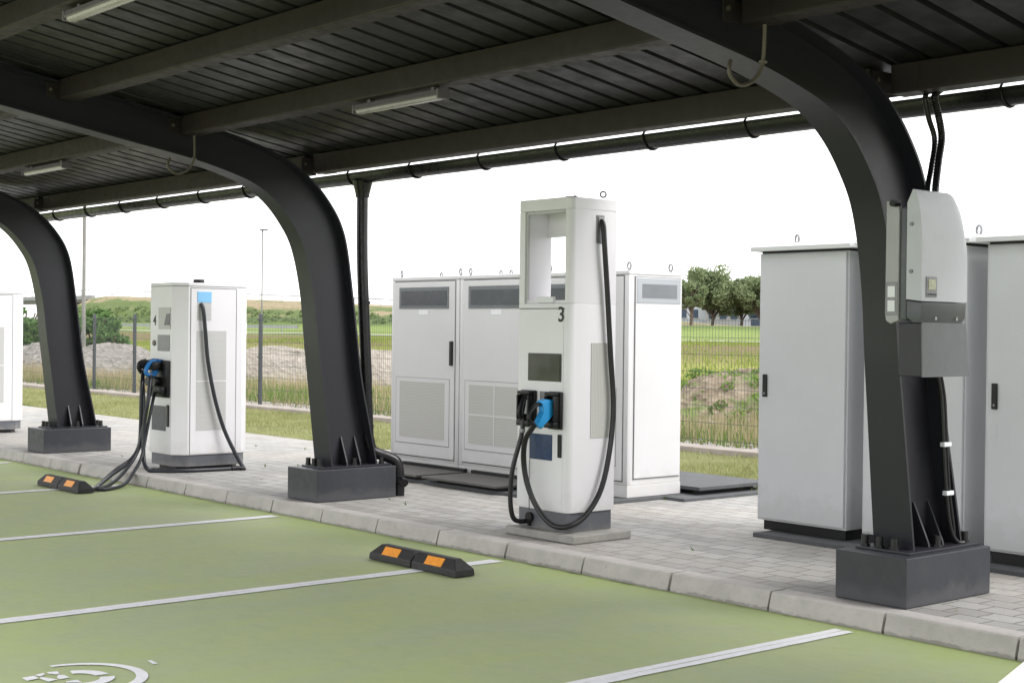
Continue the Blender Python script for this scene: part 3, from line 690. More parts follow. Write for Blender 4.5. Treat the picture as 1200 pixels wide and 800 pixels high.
m_ = MB(); m_.cyl((-7.472, 6.424, .80), (-7.471, 6.428, .825), .021, seg=14); m_.build('cable_ring', 'chrome', cb2, True)
dc = thing('dust_cap', (-7.47, 6.48, .3), 'small black dust cap dangling on a cord at the foot of station 3', 'dust cap')
MB().tube([(-7.465, YA-.012, .62), (-7.468, YA-.010, .42), (-7.47, YA-.006, .27)], .0022, 6, 4).build('cord', 'black', dc, True)
MB().cyl((-7.47, YA+.004, .225), (-7.47, YA-.014, .225), .034, seg=20).box(-7.482, -7.458, YA-.012, YA+.003, .165, .195, .003).build('cap', 'black', dc, True)

# ------------------------------------------------------------------ stations of the second kind
def station_b(x0, label, number):
    """front at Y 6.55, chamfered right corner, vented right-hand face"""
    t = thing('charging_station', (x0+.28, 6.9, ZP), label, 'charging station', 'white cabinet charging stations with chamfered corner')
    plan = [(x0, 6.55), (x0+.445, 6.55), (x0+.56, 6.665), (x0+.56, 7.245), (x0+.445, 7.36), (x0, 7.36)]
    c = (x0+.28, 6.95)
    MB().prism(plan, 'z', .252, 1.905, .005).build('body', 'white', t)
    MB().prism([(c[0]+(a-c[0])*.955, c[1]+(b_-c[1])*.955) for a, b_ in plan], 'z', .142, .2515).build('plinth', 'plinth', t)
    MB().prism([(c[0]+(a-c[0])*.80, c[1]+(b_-c[1])*.80) for a, b_ in plan], 'z', ZP+.001, .1415).build('foot', 'black', t)
    MB().prism([(c[0]+(a-c[0])*1.004, c[1]+(b_-c[1])*1.004) for a, b_ in plan], 'z', 1.868, 1.874).build('lid_gap', 'seam', t)
    X = x0+.56
    d = MB().box(X+.0005, X+.004, 6.69, 7.175, .262, 1.845, .001).build('side_door', 'white', t)
    g = MB()
    for y in (6.684, 7.178): g.box(X+.0005, X+.0025, y, y+.005, .255, 1.85)
    g.box(X+.0005, X+.0025, 6.684, 7.183, 1.8505, 1.856); g.build('door_gap', 'seam', d)
    MB().box(X+.0045, X+.007, 6.75, 7.07, .485, 1.445, .001).build('door_vent', 'perf_light', d)
    MB().box(X+.0075, X+.009, 6.75, 7.07, .955, .965).build('vent_bar', 'white', d)
    MB().box(X+.0045, X+.007, 6.755, 6.905, 1.545, 1.715, .001).build('outlet_recess', 'perf_light', d)
    MB().box(X+.0045, X+.010, 6.755, 6.905, 1.718, 1.82, .001).build('blue_panel', 'sky_blue', d)
    y = 6.55
    letter(number, .135, (x0+.09, y-.002, 1.535), (R(90), 0, 0), 'black', 'number', t, .002, .001) if number else None
    s_ = MB().box(x0+.175, x0+.42, y-.006, y-.001, 1.455, 1.665, .002).build('display_surround', 'perf_light', t)
    q = MB(); q.prism([(x0+.30, 1.495), (x0+.415, 1.495), (x0+.415, 1.605), (x0+.345, 1.605)], 'y', y-.009, y-.0065); q.build('display', 'screen', s_)
    MB().box(x0+.16, x0+.405, y-.006, y-.001, 1.245, 1.40, .002).build('card_reader', 'mid_grey', t)
    MB().cyl((x0+.09, y-.012, 1.32), (x0+.09, y-.001, 1.32), .028, seg=14).build('stop_button', 'pipe_clip', t, True)
    h = MB().box(x0+.05, x0+.425, y-.035, y-.001, .80, 1.155, .01).build('holster', 'black', t, True)
    for xx in (x0+.13, x0+.27):
        MB().box(xx-.055, xx+.055, y-.13, y-.036, 1.06, 1.14, .015).build('holster_hood', 'black', h, True); MB().cyl((xx, y-.10, .95), (xx, y-.036, .95), .045, seg=14).build('plug_socket', 'black', h, True)
    MB().box(x0+.30, x0+.40, y-.09, y-.036, .83, .90, .01).build('cable_rest', 'black', h, True)
    MB().box(x0+.05, x0+.34, y-.004, y-.001, .475, .715, .001).build('info_sticker', 'slate', t)
    MB().box(x0+.37, x0+.41, y-.014, y-.001, .52, .73, .004).build('door_latch', 'black', t)
    MB().cyl((x0+.17, 6.98, 1.906), (x0+.17, 6.98, 1.95), .06, .054, 20).build('antenna_cap', 'black', t, True)
    return t
X4 = -13.22
station_b(X4, 'white charging station marked 4 with blue plug, between the two farther curved columns', '4')
station_b(X4-5.68, 'white charging station at the left edge of the photo, cut by the frame', None)
c4 = thing('charging_cable', (X4+.2, 6.35, .95), 'cable with blue plug on station 4, running over the paving to its side outlet', 'charging cable')
plug(c4, -12.95, 'blue_dark', [(6.49, 1.165), (6.525, 1.165), (6.525, 1.11), (6.50, 1.06), (6.465, 1.0), (6.425, 1.005), (6.45, 1.05), (6.475, 1.10)], [(6.51, 1.148), (6.451, 1.150), (6.402, 1.118), (6.372, 1.062), (6.385, 1.022), (6.44, 1.015)], 'blue_dark', .021, (6.52, 1.13), .06)
Xr = X4+.56
m_ = MB(); m_.tube([(Xr+.012, 6.79, 1.705), (Xr+.04, 6.80, 1.64), (Xr+.045, 6.82, 1.45), (Xr+.05, 6.85, 1.15), (Xr+.06, 6.92, .80), (Xr+.08, 7.02, .48), (Xr+.14, 7.14, .20), (Xr+.17, 7.17, .125), (Xr+.16, 7.08, .118), (Xr+.15, 6.85, .118), (Xr+.09, 6.55, .118), (Xr-.06, 6.36, .118), (-12.76, 6.30, .135), (-12.83, 6.30, .21), (-12.875, 6.315, .36), (-12.875, 6.325, .56), (-12.84, 6.34, .76), (-12.88, 6.38, .93), (-12.94, 6.42, 1.005)], .0195, 12, 10); m_.build('cable', 'cable_grey', c4, True)
m_ = MB(); m_.cyl((Xr+.165, 7.05, .118), (Xr+.17, 7.13, .118), .026, seg=12).box(Xr+.13, Xr+.22, 7.13, 7.18, ZP+.001, .125, .005); m_.build('cable_foot', 'black', c4, True)
c5 = thing('charging_cable', (X4+.1, 6.35, .95), 'two slate cables with black plug looping from station 4 down over the kerb', 'charging cable')
plug(c5, -13.09, 'black', [(6.525, 1.17), (6.525, 1.08), (6.47, 1.065), (6.40, 1.07), (6.375, 1.10), (6.40, 1.15), (6.46, 1.16)], [(6.44, 1.15), (6.38, 1.13), (6.365, 1.08), (6.40, 1.03)], 'black', .020, (6.52, 1.12), .07)
m_ = MB(); m_.tube([(-13.07, 6.40, 1.04), (-12.97, 6.34, .92), (-12.94, 6.32, .76), (-12.945, 6.32, .52), (-12.96, 6.31, .34), (-12.94, 6.22, .215), (-12.88, 6.03, .125), (-12.66, 5.80, .045), (-12.50, 5.68, .022), (-12.44, 5.67, .020), (-12.50, 5.78, .03), (-12.66, 5.96, .075), (-12.82, 6.14, .165), (-12.90, 6.27, .30), (-12.92, 6.33, .50), (-12.93, 6.38, .72), (-13.0, 6.45, .90)], .0175, 12, 10)
m_.tube([(-13.10, 6.42, 1.05), (-12.985, 6.36, .93), (-12.93, 6.345, .76), (-12.925, 6.335, .50), (-12.93, 6.30, .32), (-12.92, 6.18, .18), (-12.80, 5.96, .09), (-12.58, 5.74, .03), (-12.46, 5.64, .020), (-12.36, 5.64, .018), (-12.36, 5.74, .018), (-12.52, 5.96, .035), (-12.70, 6.14, .125), (-12.82, 6.27, .24), (-12.88, 6.34, .42), (-12.90, 6.39, .62), (-12.96, 6.47, .85)], .0155, 12, 10); m_.build('cable', 'cable_grey', c5, True)

# ------------------------------------------------------------------ white power cabinets
WY0, WY1 = 8.40, 9.03
def eye(par, x, y, z, ax=(0, 1, 0)):
    MB().torus((x, y, z+.040), ax, .029, .0085).cyl((x, y, z), (x, y, z+.012), .014, seg=10).build('lifting_eye', 'chrome', par, True)
def white_cab(x0, x1, label, handle, grid, side=False):
    t = thing('power_cabinet', ((x0+x1)/2, 8.7, ZP+.03), label, 'power cabinet', 'white power cabinets standing in a row')
    z0, z1 = ZP+.03, 1.985
    MB().box(x0+.004, x1-.004, WY0+.012, WY1, z0+.10, z1-.035, .004).build('body', 'white_cab', t)
    MB().box(x0, x1, WY0, WY1+.004, z1-.034, z1, .006).build('roof_cap', 'white_cab', t)
    MB().box(x0, x1, WY0+.004, WY1+.004, z0, z0+.0995, .004).build('base', 'white_cab', t)
    for x in (x0, x1-.055):
        MB().box(x, x+.055, WY0+.002, WY0+.045, z0+.10, z1-.035, .008).build('corner_post', 'white_cab', t, True)
    d = MB().box(x0+.062, x1-.062, WY0-.006, WY0+.011, z0+.135, z1-.05, .004).build('door', 'white_cab', t)
    g = MB()
    for a, b_, c, e in ((x0+.056, x0+.0615, z0+.13, z1-.045), (x1-.0615, x1-.056, z0+.13, z1-.045), (x0+.056, x1-.056, z1-.0495, z1-.043), (x0+.056, x1-.056, z0+.125, z0+.134)): g.box(a, b_, WY0+.004, WY0+.0115, c, e)
    g.build('door_gap', 'seam', d)
    w0, w1 = x0+.14, x1-.15; zt = 1.885
    f = MB().box(w0, w1, WY0-.012, WY0-.0065, zt-.205, zt, .002).build('window_frame', 'vent_frame', d)
    MB().box(w0+.035, w1-.03, WY0-.0145, WY0-.0125, zt-.175, zt-.035).build('window', 'vent_dark', f)
    MB().box((w0+w1)/2-.075, (w0+w1)/2+.075, WY0-.009, WY0-.0065, zt-.265, zt-.215, .001).build('name_plate', 'label', d)
    v0, v1 = x0+.16, x1-.20; zv0, zv1 = .44, .98
    f = MB().box(v0-.06, v1+.07, WY0-.0085, WY0-.0065, zv0-.055, zv1+.035, .0015).build('vent_frame', 'white_cab', d)
    g = MB()
    for a, b_, c, e in ((v0-.064, v0-.0605, zv0-.06, zv1+.04), (v1+.0705, v1+.074, zv0-.06, zv1+.04), (v0-.06, v1+.07, zv1+.0355, zv1+.039), (v0-.06, v1+.07, zv0-.06, zv0-.0555)): g.box(a, b_, WY0-.0082, WY0-.0066, c, e)
    g.build('frame_gap', 'seam', f)
    MB().box(v0, v1, WY0-.0105, WY0-.009, zv0, zv1).build('vent_sheet', 'perf', f)
    if grid:
        MB().box((v0+v1)/2-.008, (v0+v1)/2+.008, WY0-.013, WY0-.011, zv0, zv1).box(v0, (v0+v1)/2-.0085, WY0-.013, WY0-.011, .70, .714).box((v0+v1)/2+.0085, v1, WY0-.013, WY0-.011, .70, .714).build('vent_bar', 'white_cab', f)
    if handle: MB().box(x1-.115, x1-.075, WY0-.028, WY0-.0065, 1.145, 1.375, .006).build('handle', 'black', d)
    for x in (x0+.07, x1-.07):
        for y in (WY0+.07, WY1-.07): eye(t, x, y, z1, (.3, 1, 0))
    if side:   # right-hand side panel with its vent window
        s_ = MB().box(x1-.0035, x1+.006, WY0+.075, WY1-.02, z0+.155, z1-.055, .003).build('side_panel', 'white_cab', t)
        g = MB()
        for a, b_, c, e in ((WY0+.069, WY0+.0745, z0+.15, z1-.05), (WY0+.069, WY1-.015, z1-.0545, z1-.049), (WY0+.069, WY1-.015, z0+.148, z0+.1545)): g.box(x1-.0035, x1+.003, a, b_, c, e)
        g.build('panel_gap', 'seam', s_)
        f = MB().box(x1+.0065, x1+.010, WY0+.085, WY1-.03, z1-.265, z1-.06, .002).build('side_window_frame', 'vent_frame2', s_)
        MB().box(x1+.0105, x1+.012, WY0+.145, WY1-.075, z1-.222, z1-.108).build('side_window', 'vent_mid', f)
white_cab(-11.76, -10.685, 'white power cabinet with black handle, leftmost of its row, beside the black downpipe', True, False)
white_cab(-10.675, -9.58, 'white power cabinet with a cross-barred lower vent, half hidden behind the station with the 3', True, True)
white_cab(-9.57, -8.455, 'white power cabinet showing its plain side and grey window, right end of its row', False, False, True)
for i, (x0, x1, lab) in enumerate(((-11.50, -10.52, 'dark tread grating in front of the leftmost white cabinet'), (-10.44, -9.40, 'dark tread grating in front of the cabinet with the cross-barred vent'))):
    t = thing('floor_grating', ((x0+x1)/2, 8.1, .13), lab, 'floor grating', 'dark tread gratings on the cabinet pad')
    MB().box(x0, x1, 7.80, 8.34, .158, .178, .003).build('tread_plate', 'grate', t)
    MB().box(x0+.05, x1-.05, 7.93, 8.33, ZP+.0285, .1575).build('support_frame', 'black', t)
    MB().box(x0+.02, x1, 8.345, 8.385, .135, .205, .002).build('rear_flange', 'black', t)
t = thing('cover_plate', (-8.8, 9.5, .13), 'flat blue grey cover plate on the pad behind the right white cabinet', 'cover plate')
MB().box(-9.5, -8.26, 9.06, 9.98, .165, .195, .003).build('plate', 'pad', t)
MB().box(-9.4, -8.40, 9.14, 9.9, ZP+.0285, .1645).build('support_frame', 'black', t)

# ------------------------------------------------------------------ grey cabinets
def grey_cab(x0, label, handle_side, slip=False):
    x1 = x0+.75; y0 = 7.85; y1 = 8.42
    t = thing('grey_cabinet', (x0+.375, 8.1, ZP+.03), label, 'grey cabinet', 'grey cabinets with overhanging caps')
    MB().box(x0, x1, y0+.004, y1, .20, 2.035, .004).build('body', 'grey_cab', t)
    MB().box(x0+.03, x1-.03, y0+.04, y1-.03, ZP+.031, .1995).build('plinth', 'black', t)
    m_ = MB(); m_.prism([(y0-.055, 2.05), (y0-.055, 2.078), (y0+.02, 2.105), (y1-.02, 2.105), (y1+.05, 2.078), (y1+.05, 2.05)], 'x', x0-.045, x1+.045, .004); m_.build('roof_cap', 'grey_cap', t)
    MB().box(x0+.01, x1-.01, y0+.01, y1-.01, 2.0355, 2.0495).build('cap_collar', 'black', t)
    d = MB().box(x0+.022, x1-.012, y0-.016, y0+.003, .215, 2.028, .004).build('door', 'grey_cab', t)
    hx = x0+.055
    h = MB().box(hx, hx+.038, y0-.028, y0-.0165, 1.05, 1.205, .004).build('handle', 'black', d)
    MB().cyl((hx+.019, y0-.030, 1.075), (hx+.019, y0-.0285, 1.075), .007, seg=10).build('lock', 'chrome', h)
    if slip: MB().box(hx, hx+.035, y0-.018, y0-.0165, .88, .96, .001).build('small_label', 'grey_cab', d)
    for x in (x0+.12, x1-.08): eye(t, x, y0+.25, 2.105, (.5, 1, 0))
grey_cab(-6.62, 'grey cabinet left of the nearest column, with its whole door and black handle in view', 0)
grey_cab(-5.745, 'grey cabinet mostly hidden behind the nearest column and inverter', 0)
grey_cab(-4.86, 'grey cabinet at the right edge of the photo, beside the inverter', 0, True)

# ------------------------------------------------------------------ wheel stops
def wheel_stop(xc, label):
    t = thing('wheel_stop', (xc, 5.47, 0), label, 'wheel stop', 'rubber wheel stops on the bay lines')
    m_ = MB(); hl = .455
    for s_, (a, b_) in ((0, (-hl, -.006)), (1, (.006, hl))):
        e0 = .075 if s_ == 0 else 0; e1 = .075 if s_ == 1 else 0
        lo = [(a, 5.395, .005), (b_, 5.395, .005), (b_, 5.545, .005), (a, 5.545, .005)]
        mi = [(a+(.006 if e0 else 0), 5.397, .045), (b_-(.006 if e1 else 0), 5.397, .045), (b_-(.006 if e1 else 0), 5.543, .045), (a+(.006 if e0 else 0), 5.543, .045)]
        hi = [(a+e0, 5.445, .105), (b_-e1, 5.445, .105), (b_-e1, 5.495, .105), (a+e0, 5.495, .105)]
        r = [[m_.bm.verts.new((xc+p[0], p[1], p[2])) for p in q] for q in (lo, mi, hi)]
        for q in range(2):
            for i in range(4): m_.bm.faces.new((r[q][i], r[q][(i+1) % 4], r[q+1][(i+1) % 4], r[q+1][i]))
        m_.bm.faces.new(r[0][::-1]); m_.bm.faces.new(r[2])
    bmesh.ops.bevel(m_.bm, geom=m_.bm.edges[:], offset=.005, segments=2, affect='EDGES', profile=.5)
    m_.box(xc-.02, xc+.02, 5.43, 5.51, .02, .10, .004)
    m_.build('rubber_body', 'rubber', t)
    for cx_, sgn in ((-.235, 1), (.215, 1)):
        q = MB(); y0, z0, y1, z1 = 5.402, .048, 5.436, .096; ny_, nz_ = -.0022, .0016
        vs = [(xc+cx_-.085, y0+ny_, z0+nz_), (xc+cx_+.085, y0+ny_, z0+nz_), (xc+cx_+.085, y1+ny_, z1+nz_), (xc+cx_-.085, y1+ny_, z1+nz_)]
        vb = [(a, b_+.006, c-.004) for a, b_, c in vs]
        f = [q.bm.verts.new(p) for p in vs]; g = [q.bm.verts.new(p) for p in vb]
        q.bm.faces.new(f); q.bm.faces.new(g[::-1])
        for i in range(4): q.bm.faces.new((f[i], g[i], g[(i+1) % 4], f[(i+1) % 4]))
        q.build('reflector', 'orange', t)
wheel_stop(-7.325, 'black rubber wheel stop with two orange reflectors, nearer one, beside the station with the 3')
wheel_stop(-12.71, 'black rubber wheel stop with two orange reflectors, farther one, beside the cables of station 4')

# ------------------------------------------------------------------ fence
FY = 12.86
tag(MB().box(-60, 6, 12.46, 12.78, -.02, .165, .01).build('concrete_edging', 'edging'), 'low concrete edging strip in the lawn along the foot of the mesh fence', 'concrete edging')
fn = thing('mesh_fence', (-20, FY, .1), 'dark welded mesh fence with slim posts between the lawn and the field', 'fence')
pw = []
for i in range(49):
    x = -2.40+.05*i
    pw.append(((x, FY-.003, .17), (x, FY-.003, 1.64), .0025))
for z in np.arange(.22, 1.63, .2):
    pw.append(((-2.40, FY-.008, z), (0, FY-.008, z), .0024)); pw.append(((-2.40, FY+.003, z), (0, FY+.003, z), .0024))
m_ = MB()
for a, b_, r_ in pw: m_.cyl(a, b_, r_, seg=4, cap=False)
xx = -12.3+2.4*7
proto = m_.build('mesh_panel', 'fence', fn)
pm = proto.data; pm.transform(Matrix.Translation((origin(fn).x, 0, 0)))
proto.location = (xx-origin(fn).x, 0, 0)
pp = MB().box(-.03, .03, FY+.01, FY+.06, .0, 1.70, .004).box(-.034, .034, FY-.012, FY+.064, 1.60, 1.625, .003).box(-.034, .034, FY-.012, FY+.064, .95, .975, .003).box(-.034, .034, FY-.012, FY+.064, .30, .325, .003).build('post', 'post', fn)
pp.data.transform(Matrix.Translation((origin(fn).x, 0, 0))); pp.location = (xx-origin(fn).x, 0, 0)
for i in range(1, 27):
    for src in (proto, pp):
        c = src.copy(); COL.objects.link(c); c.parent = fn; c.location = (xx-2.4*i+(.55 if i > 13 else 0)-origin(fn).x, 0, 0)
        if i == 13 and src is proto: c.scale.x = 1.85/2.4

# ------------------------------------------------------------------ plants as stuff
def blades(name, x0, x1, y0, y1, n, h0, h1, w, mat, lean=.5, dens=None, keep=None):
    X = rng.uniform(x0, x1, n); Y = rng.uniform(y0, y1, n)
    if dens is not None:
        k_ = rng.uniform(0, 1, n) < dens(X, Y); X, Y = X[k_], Y[k_]; n = len(X)
    Zg = ground_z(X, Y) if keep is None else keep(X, Y)
    h = rng.uniform(h0, h1, n)*rng.uniform(.6, 1, n); a = rng.uniform(0, 2*np.pi, n); la = rng.uniform(0, 2*np.pi, n); ll = rng.uniform(0, lean, n)*h
    dx, dy = np.cos(a)*w/2, np.sin(a)*w/2
    P = np.stack([np.stack([X-dx, Y-dy, Zg-.01], -1), np.stack([X+dx, Y+dy, Zg-.01], -1), np.stack([X+np.cos(la)*ll, Y+np.sin(la)*ll, Zg+h], -1)], 1)
    return tag(tris(name, P, mat), kind='stuff')
def patch(sx, sy, sc): return lambda X, Y: np.clip(.5+.5*np.sin(X*sc+sx)+.4*np.sin(Y*sc*1.7+sy+X*.3*sc), .08, 1)
blades('lawn_grass', -34, -6, 9.72, 12.46, 110000, .03, .075, .016, 'lawn', .9, patch(1, 2, 1.3))
blades('dry_weeds', -46, -6, 13.0, 17.5, 52000, .12, .55, .013, 'straw', .5, patch(0, 1, .9))
blades('green_weeds', -46, -6, 12.95, 17.5, 60000, .06, .36, .015, 'weed', .6, patch(3, 0, 1.1))
blades('meadow_grass', -80, -8, 20, 62, 80000, .08, .3, .05, 'meadow', .6, patch(2, 5, .25))
n = 2600; X = rng.uniform(-34, -6, n); Y = 12.8+.75*rng.uniform(0, 1, n)**1.5
m_ = MB(); bmesh.ops.create_icosphere(m_.bm, subdivisions=1, radius=1)
base = np.array([v.co[:] for v in m_.bm.verts]); fc = np.array([[v.index for v in f.verts] for f in m_.bm.faces]); m_.bm.free()
sc_ = rng.uniform(.018, .05, (n, 1, 1))*rng.uniform(.6, 1.2, (n, 1, 3)); P = base[None]*sc_+np.stack([X, Y, np.full(n, .12)], -1)[:, None]
pb = tris('pebbles', P[:, fc].reshape(-1, 3, 3), 'gravel_pale'); tag(pb, kind='stuff')

# small weeds in the paving joints and dry leaf litter
arrw = []
for i in range(40):
    x, y = rng.uniform(-16, -3.2), rng.uniform(6.4, 9.6); nb = int(rng.uniform(3, 9))
    for q in range(nb):
        a = rng.uniform(0, 6.28); h_ = rng.uniform(.012, .04); l_ = rng.uniform(.01, .035)
        arrw.append([(x-.004, y, ZP), (x+.004, y+.003, ZP), (x+l_*math.cos(a), y+l_*math.sin(a), ZP+h_)])
tag(tris('paving_weeds', np.array(arrw), 'weed'), kind='stuff')
arrw = []
for i in range(90):
    x, y = rng.uniform(-18, -3.2), rng.uniform(6.3, 9.6); a = rng.uniform(0, 6.28); s_ = rng.uniform(.006, .018)
    ca, sa = math.cos(a)*s_, math.sin(a)*s_
    arrw.append([(x-ca, y-sa, ZP+.003), (x+sa*.5, y-ca*.5, ZP+.009), (x+ca, y+sa, ZP+.004), (x-sa*.5, y+ca*.5, ZP+.007)])
tag(tris('leaf_litter', np.array(arrw), 'straw', None, 4), kind='stuff')

# ------------------------------------------------------------------ heaps
def heap(name, cx, cy, rx, ry, h, mat, label, cat, flat=1., seed=0, rot=0):
    r_ = np.random.default_rng(seed); nr, na = 26, 72; vs = []; fs = []
    ph = r_.uniform(0, 6.28, 8)
    for i in range(nr+1):
        t = i/nr
        for q in range(na):
            a = 2*math.pi*q/na
            edge = 1+.10*math.sin(2*a+ph[0])+.07*math.sin(3*a+ph[1])+.05*math.sin(5*a+ph[2])
            x, y = rx*t*edge*math.cos(a), ry*t*edge*math.sin(a)
            z = h*min(flat, (1-t**1.35))/flat if flat < 1 else h*(1-t**1.5)
            z *= 1+.10*math.sin(x*1.7+ph[3])+.08*math.sin(y*2.3+ph[4]+x)
            z += r_.normal(0, .018)*(t < .98)
            X_, Y_ = cx+x*math.cos(rot)-y*math.sin(rot), cy+x*math.sin(rot)+y*math.cos(rot)
            vs.append((X_, Y_, gz(X_, Y_)+max(z, 0)-.06*(t >= .97)))
    for i in range(nr):
        for q in range(na): fs.append((i*na+q, i*na+(q+1) % na, (i+1)*na+(q+1) % na, (i+1)*na+q))
    o = raw(name, vs, fs, mat, smooth=True); return tag(o, label, cat)
heap('gravel_heap', -36.3, 16.9, 2.6, 2.2, .78, 'gravel', 'brownish gravel heap behind the fence, just left of the station marked 4', 'gravel heap', .75, 1)
heap('gravel_heap', -41.2, 17.2, 2.6, 2.0, .78, 'gravel', 'gravel heap behind the fence, between the left edge station and the farthest column', 'gravel heap', .9, 2)
heap('gravel_heap', -31.6, 19.6, 4.3, 2.4, .72, 'gravel_tan', 'long tan gravel heap behind the fence, left of the middle column', 'gravel heap', .45, 3, R(28))
heap('gravel_heap', -29.6, 22.4, 2.3, 1.9, .78, 'gravel_grey', 'blue grey stone heap behind the fence, between the downpipe and the white cabinets', 'gravel heap', .8, 4)
heap('soil_mound', -14.2, 16.4, 1.75, 1.6, .70, 'soil', 'brown soil mound with green weeds behind the fence, right of the white cabinets', 'soil mound', .7, 5)
# weeds growing on the soil mound
def clump(cx, cy, cz, rad, n, leaf, mat_arr):
    u = rng.normal(0, 1, (n, 3)); u /= np.linalg.norm(u, axis=1)[:, None]; r_ = rad*rng.uniform(.35, 1, (n, 1))**.6
    c = np.array([cx, cy, cz])+u*r_*np.array([1, 1, .8])
    a = rng.normal(0, 1, (n, 3)); a /= np.linalg.norm(a, axis=1)[:, None]; b_ = np.cross(a, rng.normal(0, 1, (n, 3))); b_ /= np.linalg.norm(b_, axis=1)[:, None]
    s_ = leaf*rng.uniform(.6, 1.3, (n, 1)); mat_arr.append(np.stack([c-a*s_, c+b_*s_*.55, c+a*s_, c-b_*s_*.55], 1))
arr = []
for i in range(90):
    a, r_ = rng.uniform(0, 6.28), rng.uniform(0, 1)**.5
    x, y = -14.2+1.75*r_*math.cos(a), 16.4+1.6*r_*math.sin(a); z = gz(x, y)+.70*min(.7, 1-r_**1.35)/.7
    clump(x, y, z+.04, rng.uniform(.07, .2), int(rng.uniform(25, 70)), .035, arr)
tag(tris('mound_weeds', np.concatenate(arr), 'weed', None, 4), kind='stuff')

# ------------------------------------------------------------------ bushes, trees
def bush(cx, cy, w, h, label, n=16):
    t = thing('bush', (cx, cy, gz(cx, cy)), label, 'bush', 'green bushes beyond the fence'); z0 = gz(cx, cy)
    s_ = MB()
    for i in range(7):
        a = rng.uniform(0, 6.28); s_.tube([(cx, cy, z0-.1), (cx+math.cos(a)*w*.15, cy+math.sin(a)*w*.15, z0+h*.4), (cx+math.cos(a)*w*.35, cy+math.sin(a)*w*.3, z0+h*.75)], .035, 6, 3)
    s_.build('stems', 'bark', t)
    arr = []
    for i in range(n):
        a, r_ = rng.uniform(0, 6.28), rng.uniform(0, 1)**.5; zc = rng.uniform(.12, .9)
        sp = (1-zc**2.2)**.5
        clump(cx+w/2*r_*sp*math.cos(a), cy+w/2*r_*sp*math.sin(a), z0+h*zc, w*rng.uniform(.13, .22), 420, .11, arr)
    P = np.concatenate(arr)-np.array(t.location[:])
    tris('foliage', P, 'leaf_bush', t, 4)
f_ = lambda px, d: ((px-600)/1712*d*.6463-d*.7631, (px-600)/1712*d*.7631+d*.6463)
bush(-58.8, 23.4, 2.2, 2.35, 'leafy green bush beyond the fence, left of the farthest column')
bush(*f_(109, 57), 2.3, 2.0, 'spreading green bush beyond the fence behind the thick lamp pole')
bush(*f_(127, 56), 1.5, 1.1, 'low rounded bush beyond the gravel heap beside station 4', 9)
def tree(cx, cy, h, w, label, trunk_h, n, leaf=.22, seed=0):
    z0 = gz(cx, cy); t = thing('tree', (cx, cy, z0), label, 'tree', 'leafy trees beyond the far road')
    r_ = np.random.default_rng(seed); s_ = MB(); tips = []
    s_.tube([(cx, cy, z0-.3), (cx+.1, cy, z0+trunk_h*.5), (cx+.05, cy+.1, z0+trunk_h)], .16, 8, 4)
    for i in range(11):
        a = r_.uniform(0, 6.28); rr = w*.5*r_.uniform(.35, .95); zz = z0+h*r_.uniform(.38, .93)
        e = (cx+rr*math.cos(a), cy+rr*math.sin(a), zz); st = z0+trunk_h*r_.uniform(.4, 1.0)
        s_.tube([(cx+.05, cy, st), (cx+.4*rr*math.cos(a), cy+.4*rr*math.sin(a), st+(zz-st)*.55), e], .05, 6, 4); tips.append(e)
    s_.tube([(cx, cy, z0+trunk_h), (cx+.15, cy, z0+h*.9)], .07, 6, 3)
    s_.build('trunk', 'bark', t)
    arr = []
    for i in range(n):
        b_ = tips[i % len(tips)] if i < len(tips)*2 else (cx+r_.normal(0, w*.19), cy+r_.normal(0, w*.19), z0+h*r_.uniform(.40, .95))
        clump(b_[0]+r_.normal(0, .25), b_[1]+r_.normal(0, .25), b_[2]+r_.normal(0, .25), w*r_.uniform(.09, .17), 190, leaf, arr)
    tris('crown', np.concatenate(arr)-np.array(t.location[:]), 'leaf_tree', t, 4)
f_ = lambda px, d: ((px-600)/1712*d*.6463-d*.7631, (px-600)/1712*d*.7631+d*.6463)
tree(*f_(834, 150), 5.7, 7.4, 'tallest leafy tree beyond the fence, its crown nearest the white cabinets', 1.2, 84, .16, 1)
tree(*f_(809, 146), 4.9, 4.0, 'thin tree with a bare forked trunk close to the edge of the white cabinets', 1.9, 26, .15, 2)
tree(*f_(868, 152), 4.3, 5.4, 'medium leafy tree between the tallest tree and the grey cabinet', 0.9, 60, .15, 3)
tree(*f_(891, 147), 4.9, 5.2, 'leafy tree half hidden by the left edge of the grey cabinet', 0.9, 60, .15, 4)
# scrub on the embankment face, one continuous mass
arr = []
for i in range(360):
    x = rng.uniform(-236, -120); y = rng.uniform(95.5, 100.6)
    clump(x, y, gz(x, y)+.05, rng.uniform(.22, .6), 40, .20, arr)
tag(tris('bank_scrub', np.concatenate(arr), 'leaf_bank', None, 4), kind='stuff')

# ------------------------------------------------------------------ far structures
t = thing('lamp_pole', (*f_(97.6, 50), .6), 'thick pale lamp pole rising behind the farthest curved column', 'lamp pole')
x, y = f_(97.6, 50); z0 = gz(x, y)
MB().cyl((x, y, z0-.2), (x, y, z0+9), .068, .05, 14).cyl((x, y, z0-.2), (x, y, z0+1.1), .085, .08, 14).build('pole', 'pole', t, True)
MB().tube([(x, y, z0+8.95), (x+.1, y-.1, z0+9.2), (x+.6, y-.7, z0+9.3)], .035, 8, 5).build('arm', 'pole', t, True)
MB().prism([(x+.5, y-.95), (x+.75, y-.75), (x+.95, y-1.05), (x+.75, y-1.25)], 'z', z0+9.25, z0+9.36, .02).build('lamp_head', 'lamp_grey', t)
x, y = f_(306.3, 105); z0 = gz(x, y)
t = thing('lamp_pole', (x, y, z0), 'slender far lamp pole by the road, between station 4 and the middle column', 'lamp pole')
MB().cyl((x, y, z0-.2), (x, y, 1.5+111*105/1712), .06, .045, 10).build('pole', 'pole', t, True)
